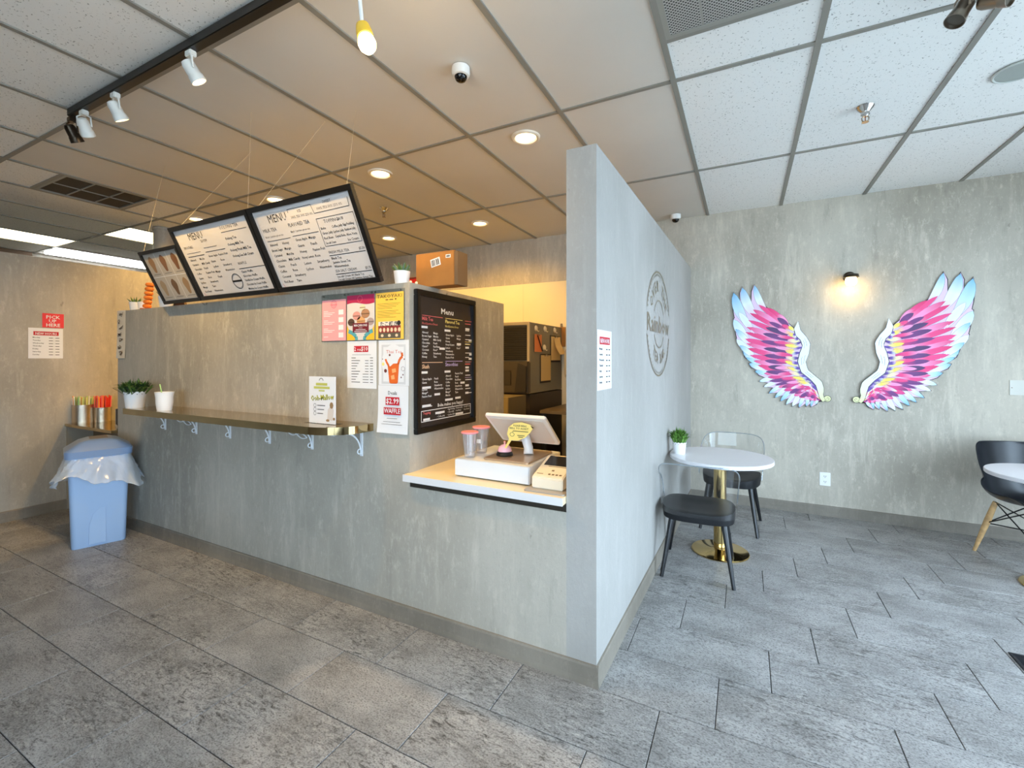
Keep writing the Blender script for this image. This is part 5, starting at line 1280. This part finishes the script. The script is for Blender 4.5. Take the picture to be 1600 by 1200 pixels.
M_seat = pmat('chair_black_matt', srgb(19, 20, 23), 0.5, spec=0.3); M_leg = pmat('chair_leg_black', srgb(16, 17, 20), 0.3)
def acrylic_chair(label, c, rz):
    """local +y is where the sitter faces"""
    t = thing('acrylic_chair', label, 'chair', c, rz, group='black chairs with clear backs')
    n = 40; rings = []
    def outl(s, z, back=0.0):
        pts = []
        for k in range(n):
            a = 2 * pi * k / n; e = 0.55
            x = math.copysign(abs(cos(a)) ** e, cos(a)) * 0.218 * s; y = math.copysign(abs(sin(a)) ** e, sin(a)) * 0.212 * s
            x *= 1 - 0.14 * max(0, y / 0.2)                 # front a little narrower
            pts.append((x, y, z + 0.018 * (abs(x) / 0.205) ** 3 * (z > 0.40)))
        return pts
    loft([outl(0.90, 0.350), outl(0.975, 0.356), outl(1.0, 0.398), outl(0.995, 0.412), outl(0.95, 0.416), outl(0.6, 0.404), outl(0.2, 0.400)]).build('seat', M_seat, t, True)
    # wrap-around clear back
    nu, nv = 36, 14; vs = []
    for j in range(nv + 1):
        v = j / nv
        for i in range(nu + 1):
            u = -1 + 2 * i / nu
            a = -pi / 2 + u * radians(112); e = 0.62
            ca, sa = cos(a), sin(a)
            x = math.copysign(abs(ca) ** e, ca) * (0.228 + 0.012 * v); y = math.copysign(abs(sa) ** e, sa) * (0.218 + 0.03 * v) - 0.02 * v
            top = 0.30 * max(0.0, 1 - abs(u) ** 3.2) ** 0.75 + 0.03
            vs.append((x, y, 0.392 + top * v))
    fs = [(j * (nu + 1) + i, j * (nu + 1) + i + 1, (j + 1) * (nu + 1) + i + 1, (j + 1) * (nu + 1) + i) for j in range(nv) for i in range(nu)]
    o = MB().add(vs, fs).build('clear_back', M_clear, t, True, fix=False)
    rim = [vs[nv * (nu + 1) + i] for i in range(nu + 1)]
    MB().tube(rim, 0.0035, 6).build('clear_rim', thin_clear_rim, t, True)
    for sx in (-1, 1):
        for sy in (-1, 1):
            MB().tube([(sx * 0.150, sy * 0.140, 0.365), (sx * 0.205, sy * 0.225, 0.0)], [0.019, 0.011], 14).build('leg', M_leg, t, True)
    m = MB(); m.box(-0.15, 0.15, -0.012, 0.012, 0.335, 0.352); m.box(-0.012, 0.012, -0.14, 0.14, 0.335, 0.352); m.build('under_frame', M_leg, t)
    return t
thin_clear_rim = thin_clear('acrylic_edge', (0.62, 0.68, 0.72, 1), 0.2, 0.03, 0.25, (0.55, 0.62, 0.68, 1))
acrylic_chair('black seat chair with clear back pushed under the round table, its back to the room', Vector((-0.272, 3.20, 0)), radians(2))
acrylic_chair('black seat chair with clear back behind the round table, backed to the wall', Vector((-0.105, 4.165, 0)), radians(176))

# moulded shell chair on dowel legs
def shell_chair(label, c, rz):
    """local -y is where the sitter faces"""
    t = thing('shell_chair', label, 'chair', c, rz)
    M_sh = pmat('shell_black', srgb(24, 26, 30), 0.32)
    prof = [(-0.225, 0.392, 0.205), (-0.215, 0.408, 0.222), (-0.15, 0.412, 0.242), (-0.05, 0.398, 0.254), (0.05, 0.388, 0.262), (0.12, 0.395, 0.266), (0.165, 0.430, 0.266), (0.190, 0.49, 0.260), (0.208, 0.56, 0.248), (0.224, 0.64, 0.234), (0.238, 0.72, 0.214), (0.246, 0.766, 0.186), (0.250, 0.782, 0.152)]
    ns = 24; vs = []
    for k, (y, z, w) in enumerate(prof):
        f = k / (len(prof) - 1); up = max(0, min(1, (f - 0.35) / 0.3))
        arm = 0.055 * (1 - up) * min(1, f * 6) + 0.02 ; fwd = 0.13 * max(0, 1 - abs(f - 0.58) / 0.34) + 0.05 * up
        for i in range(ns + 1):
            s = -1 + 2 * i / ns; c3 = abs(s) ** 2.6
            vs.append((w * s * (1 + 0.06 * (1 - up)), y - fwd * c3, z + arm * c3 * (1.0 if f < 0.75 else 0.2) + 0.09 * c3 * max(0, 1 - abs(f - 0.48) / 0.22)))
    fs = [(k * (ns + 1) + i, k * (ns + 1) + i + 1, (k + 1) * (ns + 1) + i + 1, (k + 1) * (ns + 1) + i) for k in range(len(prof) - 1) for i in range(ns)]
    o = MB().add(vs, fs).build('shell', M_sh, t, True, fix=False)
    md = o.modifiers.new('thickness', 'SOLIDIFY'); md.thickness = 0.008; md.offset = 0
    md = o.modifiers.new('smooth', 'SUBSURF'); md.levels = 1; md.render_levels = 2
    M_wood = pmat('ash_wood', srgb(196, 158, 108), 0.5, noise=0.25, nscale=30)
    M_wire = pmat('black_wire', srgb(14, 14, 15), 0.35)
    tops = {}; mids = {}
    for sx in (-1, 1):
        for sy in (-1, 1):
            a, b = Vector((sx * 0.125, sy * 0.115, 0.375)), Vector((sx * 0.190, sy * 0.200, 0.0))
            MB().tube([a, a.lerp(b, 0.35), a.lerp(b, 0.7), b], [0.015, 0.019, 0.015, 0.010], 12).build('leg', M_wood, t, True)
            tops[sx, sy] = a; mids[sx, sy] = a.lerp(b, 0.42)
    for p_, q_ in (((-1, -1), (1, -1)), ((1, -1), (1, 1)), ((1, 1), (-1, 1)), ((-1, 1), (-1, -1))):
        MB().tube([tops[p_], mids[q_]], 0.0042, 6).build('wire_brace', M_wire, t, True); MB().tube([tops[q_], mids[p_]], 0.0042, 6).build('wire_brace', M_wire, t, True)
    for p_, q_ in (((-1, -1), (1, 1)), ((1, -1), (-1, 1))): MB().tube([mids[p_], mids[q_]], 0.0042, 6).build('wire_brace', M_wire, t, True)
shell_chair('black moulded shell chair on pale wooden legs by the back wall', Vector((1.704, 4.270, 0)), radians(20))
# floor grille at the window side
q = fl(1577, 1022)
t = thing('floor_grille', 'dark metal floor grille let into the tiles by the window side', 'floor vent', (q.x + 0.16, q.y - 0.06, 0.0))
M_fg = pmat('floor_grille_dark', srgb(44, 46, 50), 0.5, 0.5)
for a in ((-0.16, 0.16, -0.07, -0.058), (-0.16, 0.16, 0.058, 0.07), (-0.16, -0.148, -0.058, 0.058), (0.148, 0.16, -0.058, 0.058)): box('frame', *a, 0.0, 0.005, M_fg, t)
for k in range(9): box('bar', -0.148, 0.148, -0.05 + k * 0.0125 - 0.002, -0.05 + k * 0.0125 + 0.002, 0.0, 0.004, M_fg, t)
# outlet and blank plate
a, b = ony(1279, 737, YB), ony(1299, 760, YB)
t = thing('power_outlet', 'white double power outlet low on the back wall', 'outlet', ((a.x + b.x) / 2, YB, (a.z + b.z) / 2))
MB().prism(rrect(-0.04, 0.04, -0.058, 0.058, 0.004), -0.006, 0).build('cover_plate', M_white, t, bevel=0.002)
for s in (-1, 1):
    MB().prism(rrect(-0.017, 0.017, s * 0.023 - 0.014, s * 0.023 + 0.014, 0.010), -0.0075, -0.0055).build('socket', M_white, t)
    m = MB(); m.box(-0.008, -0.005, -0.0082, -0.007, s * 0.023 - 0.002, s * 0.023 + 0.008); m.box(0.005, 0.008, -0.0082, -0.007, s * 0.023 - 0.002, s * 0.023 + 0.008); m.lathe([(0.0028, 0.007), (0.0028, 0.0082)], 8, Matrix.Translation((0, 0, s * 0.023 - 0.007)) @ Matrix.Rotation(pi / 2, 4, 'X')); m.build('slots', M_ink, t)
a = ony(1577, 594, YB); b = ony(1577, 617, YB)
t = thing('blank_plate', 'flat grey painted cover plate beside the wing at the window side', 'cover plate', (a.x, YB, b.z))
box('plate', 0, 0.14, -0.006, 0, 0, a.z - b.z, pmat('plate_pale_grey', srgb(206, 204, 194), 0.5), t, 0.001)
for x in (0.012, 0.128): MB().lathe([(0.004, 0), (0.004, 0.001)], 10, Matrix.Translation((x, -0.006, 0.055)) @ Matrix.Rotation(pi / 2, 4, 'X')).build('screw', M_bronze, t)

# ================================================================== painted wings on the back wall
# design coordinates: right wing as traced, 1 unit = 1/4.8 photo pixel on the back wall plane
YW = YB - 0.002
O_ = ony(1310, 410, YW); E1 = ony(1540, 660, YW)
def wpt(u, v): q = ony(1310 + u / 4.8, 410 + v / 4.8, YW); return q.x, q.z
WOUT = [(405, 470), (450, 432), (480, 405), (530, 352), (585, 330), (660, 280), (735, 222), (772, 150), (783, 68), (818, 128), (816, 236), (862, 178), (912, 72), (944, 130), (932, 238), (975, 170), (1007, 108), (1026, 200), (1012, 300), (1000, 350), (1012, 356), (1002, 430), (975, 535), (982, 538), (962, 590), (905, 648), (912, 652), (885, 712), (806, 762), (848, 758), (820, 800), (745, 828), (785, 826), (740, 868), (660, 890), (742, 918), (640, 928), (698, 962), (605, 968), (648, 1018), (545, 1006), (590, 1052), (485, 1020), (536, 1078), (455, 1046), (486, 1106), (400, 1068), (428, 1116), (345, 1068), (368, 1120), (285, 1066), (306, 1106), (245, 1060), (266, 1106), (215, 1082), (186, 1030)]
SPL = [(372, 420), (352, 495), (305, 545), (270, 600), (280, 680), (308, 745), (292, 808), (230, 856), (176, 896), (156, 960), (166, 995), (158, 1022), (146, 1040)]
SPR = [(407, 478), (392, 535), (350, 572), (332, 620), (358, 680), (374, 745), (345, 828), (265, 886), (222, 930), (206, 980), (192, 1030), (168, 1054)]
def interp(P, s):
    Ls = [hypot(P[i + 1][0] - P[i][0], P[i + 1][1] - P[i][1]) for i in range(len(P) - 1)]; T = s * sum(Ls)
    for i, L_ in enumerate(Ls):
        if T <= L_ or i == len(Ls) - 1: f = T / L_; return (P[i][0] + (P[i + 1][0] - P[i][0]) * f, P[i][1] + (P[i + 1][1] - P[i][1]) * f)
        T -= L_
C_ = {n: srgb(*c)[:3] for n, c in dict(white=(232, 240, 244), ice=(196, 226, 240), blue=(120, 184, 226), pink=(238, 64, 132), hot=(226, 34, 106), lpink=(246, 150, 198), lilac=(236, 196, 230), plum=(112, 44, 118), dplum=(78, 40, 98), violet=(96, 66, 160), yellow=(252, 226, 92), cream=(248, 238, 180), mag=(214, 52, 132), ink=(24, 22, 30), peach=(250, 190, 150)).items()}
def sp(n0, n1, lst): return [(n0 + (n1 - n0) * i / max(1, len(lst) - 1), t) for i, t in enumerate(lst)]
ROWS = [   # (depth layer, base fraction, width, spine-parameter + tip list, colours base->tip choices)
 (1, None, 0, [(0.1, (784, 78), (655, 335), 78), (0.1, (912, 84), (765, 370), 92), (0.15, (1006, 120), (850, 430), 100), (0.3, (1006, 362), (840, 570), 96), (0.4, (976, 544), (790, 680), 84), (0.45, (904, 658), (710, 760), 78),
   (0.5, (842, 764), (650, 820), 60), (0.55, (779, 831), (610, 850), 56), (0.6, (736, 919), (570, 870), 50), (0.65, (691, 964), (530, 895), 50), (0.7, (641, 1017), (490, 915), 50), (0.75, (583, 1050), (450, 930), 48), (0.8, (530, 1075), (415, 945), 46),
   (0.85, (480, 1101), (378, 958), 46), (0.88, (424, 1112), (345, 970), 44), (0.9, (366, 1114), (312, 975), 42), (0.93, (305, 1100), (276, 975), 40), (0.95, (264, 1100), (246, 985), 34), (0.97, (222, 1080), (216, 990), 34),
   (0.25, (950, 300), (790, 500), 70), (0.35, (985, 450), (810, 620), 60), (0.42, (940, 600), (760, 720), 60), (0.47, (872, 710), (680, 790), 56)], [('lilac', 'white', 'blue'), ('lilac', 'white', 'blue'), ('lilac', 'ice', 'blue'), ('lilac', 'white', 'ice'), ('lilac', 'white', 'white')]),
 (2, 0.30, 44, sp(0.0, 0.62, [(588, 338), (660, 285), (744, 252), (800, 290), (834, 318), (850, 380), (868, 440), (880, 485), (890, 545), (870, 585), (855, 630), (832, 690), (800, 740), (752, 778), (705, 800)]), [('lpink', 'lpink', 'hot'), ('lilac', 'pink', 'hot'), ('lpink', 'pink', 'pink')]),
 (2, 0.35, 36, sp(0.60, 1.0, [(690, 848), (655, 880), (600, 920), (555, 960), (500, 985), (455, 1005), (410, 1022), (365, 1032), (320, 1040), (280, 1042), (248, 1036), (218, 1020)]), [('lilac', 'lpink', 'pink'), ('lilac', 'pink', 'mag'), ('lpink', 'lpink', 'lilac')]),
 (3, 0.35, 34, sp(0.03, 0.66, [(560, 380), (640, 408), (672, 455), (700, 505), (722, 568), (694, 632), (688, 692), (682, 738), (650, 790), (672, 832), (640, 912)]), [('plum', 'plum', 'dplum'), ('mag', 'plum', 'plum'), ('plum', 'dplum', 'dplum')]),
 (3, 0.35, 28, sp(0.66, 1.0, [(585, 945), (520, 960), (450, 1005), (400, 1005), (355, 1028), (305, 1020), (270, 1022), (240, 1018), (212, 1018)]), [('mag', 'plum', 'plum'), ('pink', 'mag', 'dplum')]),
 (4, 0.25, 34, sp(0.03, 0.72, [(520, 440), (560, 470), (562, 532), (600, 580), (590, 625), (604, 675), (580, 730), (588, 798), (560, 850), (524, 890), (480, 920)]), [('peach', 'pink', 'pink'), ('yellow', 'lpink', 'lpink'), ('mag', 'pink', 'lpink')]),
 (4, 0.30, 26, sp(0.72, 1.0, [(440, 968), (400, 960), (352, 984), (312, 972), (285, 988), (255, 970), (228, 985)]), [('yellow', 'lpink', 'white'), ('mag', 'pink', 'lpink'), ('pink', 'pink', 'lilac')]),
 (5, 0.15, 32, sp(0.04, 0.80, [(458, 455), (460, 515), (470, 570), (492, 608), (490, 655), (488, 705), (492, 742), (470, 790), (458, 828), (425, 870), (385, 898)]), [('cream', 'yellow', 'yellow'), ('white', 'yellow', 'peach'), ('cream', 'cream', 'lpink')]),
 (5, 0.15, 22, sp(0.80, 1.0, [(350, 925), (318, 940), (288, 930), (262, 945), (236, 950), (216, 965)]), [('white', 'white', 'lpink'), ('yellow', 'pink', 'mag')]),
 (6, 0.0, 24, sp(0.06, 0.86, [(415, 540), (400, 575), (408, 610), (412, 645), (425, 682), (430, 720), (428, 752), (415, 790), (396, 822), (370, 848), (335, 870), (300, 892), (268, 905)]), [('violet', 'violet', 'lilac'), ('violet', 'violet', 'white'), ('dplum', 'violet', 'cream')]),
]
WID = {1: 1.5, 2: 1.35, 3: 1.4, 4: 1.2, 5: 1.15, 6: 1.2}
def wing(label, mirror, xc):
    """mirror: reflect the design; xc: how design x maps on the wall"""
    sx = mirror
    ax, az = wpt(100, 1055)                        # curl corner is the anchor
    def W(u, v):
        x, z = wpt(u, v); return (x - ax), (z - az)
    t = thing('painted_wing', label, 'wall art', (xc, YB - 0.003, az), 0, group='pair of painted wings')
    def fin(me_pts): return [(x * sx, y, z) for x, y, z in me_pts]
    def colmesh(name, vs, fs, cols, z=None):
        me = bpy.data.meshes.new(name); me.from_pydata(fin(vs), [], fs); me.update()
        at = me.color_attributes.new('Col', 'FLOAT_COLOR', 'POINT')
        for i, c in enumerate(cols): at.data[i].color = (*c, 1)
        me.materials.append(M_vc); return link(name, me, t)
    P = [W(*q) for q in WOUT] + [W(*q) for q in SPR[::-1]]
    P = [(x * sx, z) for x, z in P]
    if sx < 0: P = P[::-1]
    MB().prism(P, -0.012, 0.0).build('backing_panel', pmat('wing_outline_black', srgb(24, 24, 28), 0.5), t)
    G = []
    for i in range(len(P)):
        a, b, c = P[i - 1], P[i], P[(i + 1) % len(P)]
        n1 = Vector((-(b[1] - a[1]), b[0] - a[0])).normalized(); n2 = Vector((-(c[1] - b[1]), c[0] - b[0])).normalized()
        n = (n1 + n2); n = n.normalized() if n.length > 0.2 else Vector((0, 0)); G.append((b, n))
    area = sum(P[i - 1][0] * P[i][1] - P[i][0] * P[i - 1][1] for i in range(len(P)))
    sg_ = 1 if area > 0 else -1
    MB().add([(b[0] + n.x * 0.006 * sg_, -0.01215, b[1] + n.y * 0.006 * sg_) for b, n in G], [tuple(range(len(G)))]).build('ground_colour', pmat('wing_ground', srgb(226, 196, 222), 0.5), t, fix=False)
    rnd = random.Random(21)
    for layer, f0, wd, tips, pal in ROWS:
        for k, tp_ in enumerate(tips):
            s, tip = tp_[:2]; tx, tz = W(*tip)
            if f0 is None: bx, bz = W(*tp_[2])
            else:
                b = interp(SPR, min(1, s)); bx, bz = W(*b)
                bx, bz = bx + (tx - bx) * f0, bz + (tz - bz) * f0
            L_ = hypot(tx - bx, tz - bz); ux, uz = (tx - bx) / L_, (tz - bz) / L_; nx, nz = -uz, ux
            w_ = (wd * WID[layer] if f0 is not None else tp_[3]) / 4.8 * 0.0040 * (0.85 + 0.3 * rnd.random()) / 1.0
            c0, c1, c2 = (C_[n] for n in pal[k % len(pal)])
            y = -0.0122 - layer * 0.0007 - 0.00003 * k
            bow = 0.10 * (0.5 - s) * (-2.4 if f0 is None and k < 5 else 1)                                     # feathers bend a little
            N_ = 8; ts = [i / N_ for i in range(N_ + 1)]
            prof = [0.35, 0.62, 0.82, 0.95, 1.0, 0.97, 0.84, 0.58, 0.0]
            def side(i, sg, inset):
                tt = ts[i]; off = sg * max(0.0, w_ * 0.5 * prof[i] - inset) + bow * L_ * sin(pi * tt) * 0.6
                e = L_ * (tt if i < N_ else 1 - inset / L_ * 1.8)
                return (bx + ux * e + nx * off, bz + uz * e + nz * off)
            vs = []; cols = []; fs = []
            for i in range(N_ + 1):
                tt = ts[i]
                cc = [c0[q] + (c1[q] - c0[q]) * tt * 2 if tt < 0.5 else c1[q] + (c2[q] - c1[q]) * (tt * 2 - 1) for q in range(3)]
                ed = 0.0026 if layer == 1 else 0.002
                for sg, ins, col in ((-1, 0, C_['ink']), (-1, ed, cc), (0, 0, [q * 0.93 for q in cc]), (1, ed, cc), (1, 0, C_['ink'])):
                    x, z = side(i, sg, ins) if sg else ((side(i, -1, 0)[0] + side(i, 1, 0)[0]) / 2, (side(i, -1, 0)[1] + side(i, 1, 0)[1]) / 2)
                    vs.append((x, y - (0.0005 if sg == 0 else 0), z)); cols.append(col)
            for i in range(N_):
                for j in range(4):
                    if j in (0, 3) and layer > 4: pass
                    fs.append((i * 5 + j, i * 5 + j + 1, (i + 1) * 5 + j + 1, (i + 1) * 5 + j))
            colmesh('feather', vs, fs, cols)
    # pale spine band with curled foot, black edge beneath
    S1 = [W(*interp(SPL, i / 30)) for i in range(31)]; S2 = [W(*interp(SPR, i / 30)) for i in range(31)]
    for grow, y, nm, c_a, c_b in ((0.0035, -0.0172, 'spine_edge', C_['ink'], C_['ink']), (0, -0.0178, 'spine_band', C_['white'], srgb(226, 226, 168)[:3])):
        vs, cols, fs = [], [], []
        for i, (a, b) in enumerate(zip(S1, S2)):
            d = Vector((b[0] - a[0], b[1] - a[1])); d = d.normalized() * grow if d.length > 0 else d
            f = max(0, i / 30 - 0.55) / 0.45; cc = [c_a[q] + (c_b[q] - c_a[q]) * f for q in range(3)]
            vs += [(a[0] - d.x, y, a[1] - d.y), (b[0] + d.x, y, b[1] + d.y)]; cols += [cc, cc]
        for i in range(30): fs.append((2 * i, 2 * i + 1, 2 * i + 3, 2 * i + 2))
        cu, cv = W(131, 1028)
        for rr in (0.0245 + grow,):
            n0 = len(vs); vs += [(cu + rr * cos(q * pi / 12), y - 0.0001, cv + rr * sin(q * pi / 12)) for q in range(24)]; cols += [c_b] * 24; fs.append(tuple(range(n0, n0 + 24)))
        colmesh(nm, vs, fs, cols)
    q = Print(-0.0184); cu, cv = W(131, 1028)
    q.stroke([((cu + (0.004 + 0.0015 * k) * cos(k * 0.6)) * sx, cv + (0.004 + 0.0015 * k) * sin(k * 0.6)) for k in range(12)], 0.0025)
    for d_ in (0.35, 0.65):
        pts = [((S1[i][0] * (1 - d_) + S2[i][0] * d_) * sx, S1[i][1] * (1 - d_) + S2[i][1] * d_) for i in range(6, 26)]
        for a in range(0, 18, 6): q.stroke(pts[a:a + 4], 0.0018)
    q.build('line_work', pmat('wing_outline_black', srgb(24, 24, 28), 0.5), t)
ax, az = wpt(100, 1055)
wing('painted wing of pink and purple feathers by the shell chair, curl toward the sconce', 1, ax)
wing('painted wing of pink and purple feathers beside the partition, curl toward the sconce', -1, ony(1298.5, 628, YW).x)
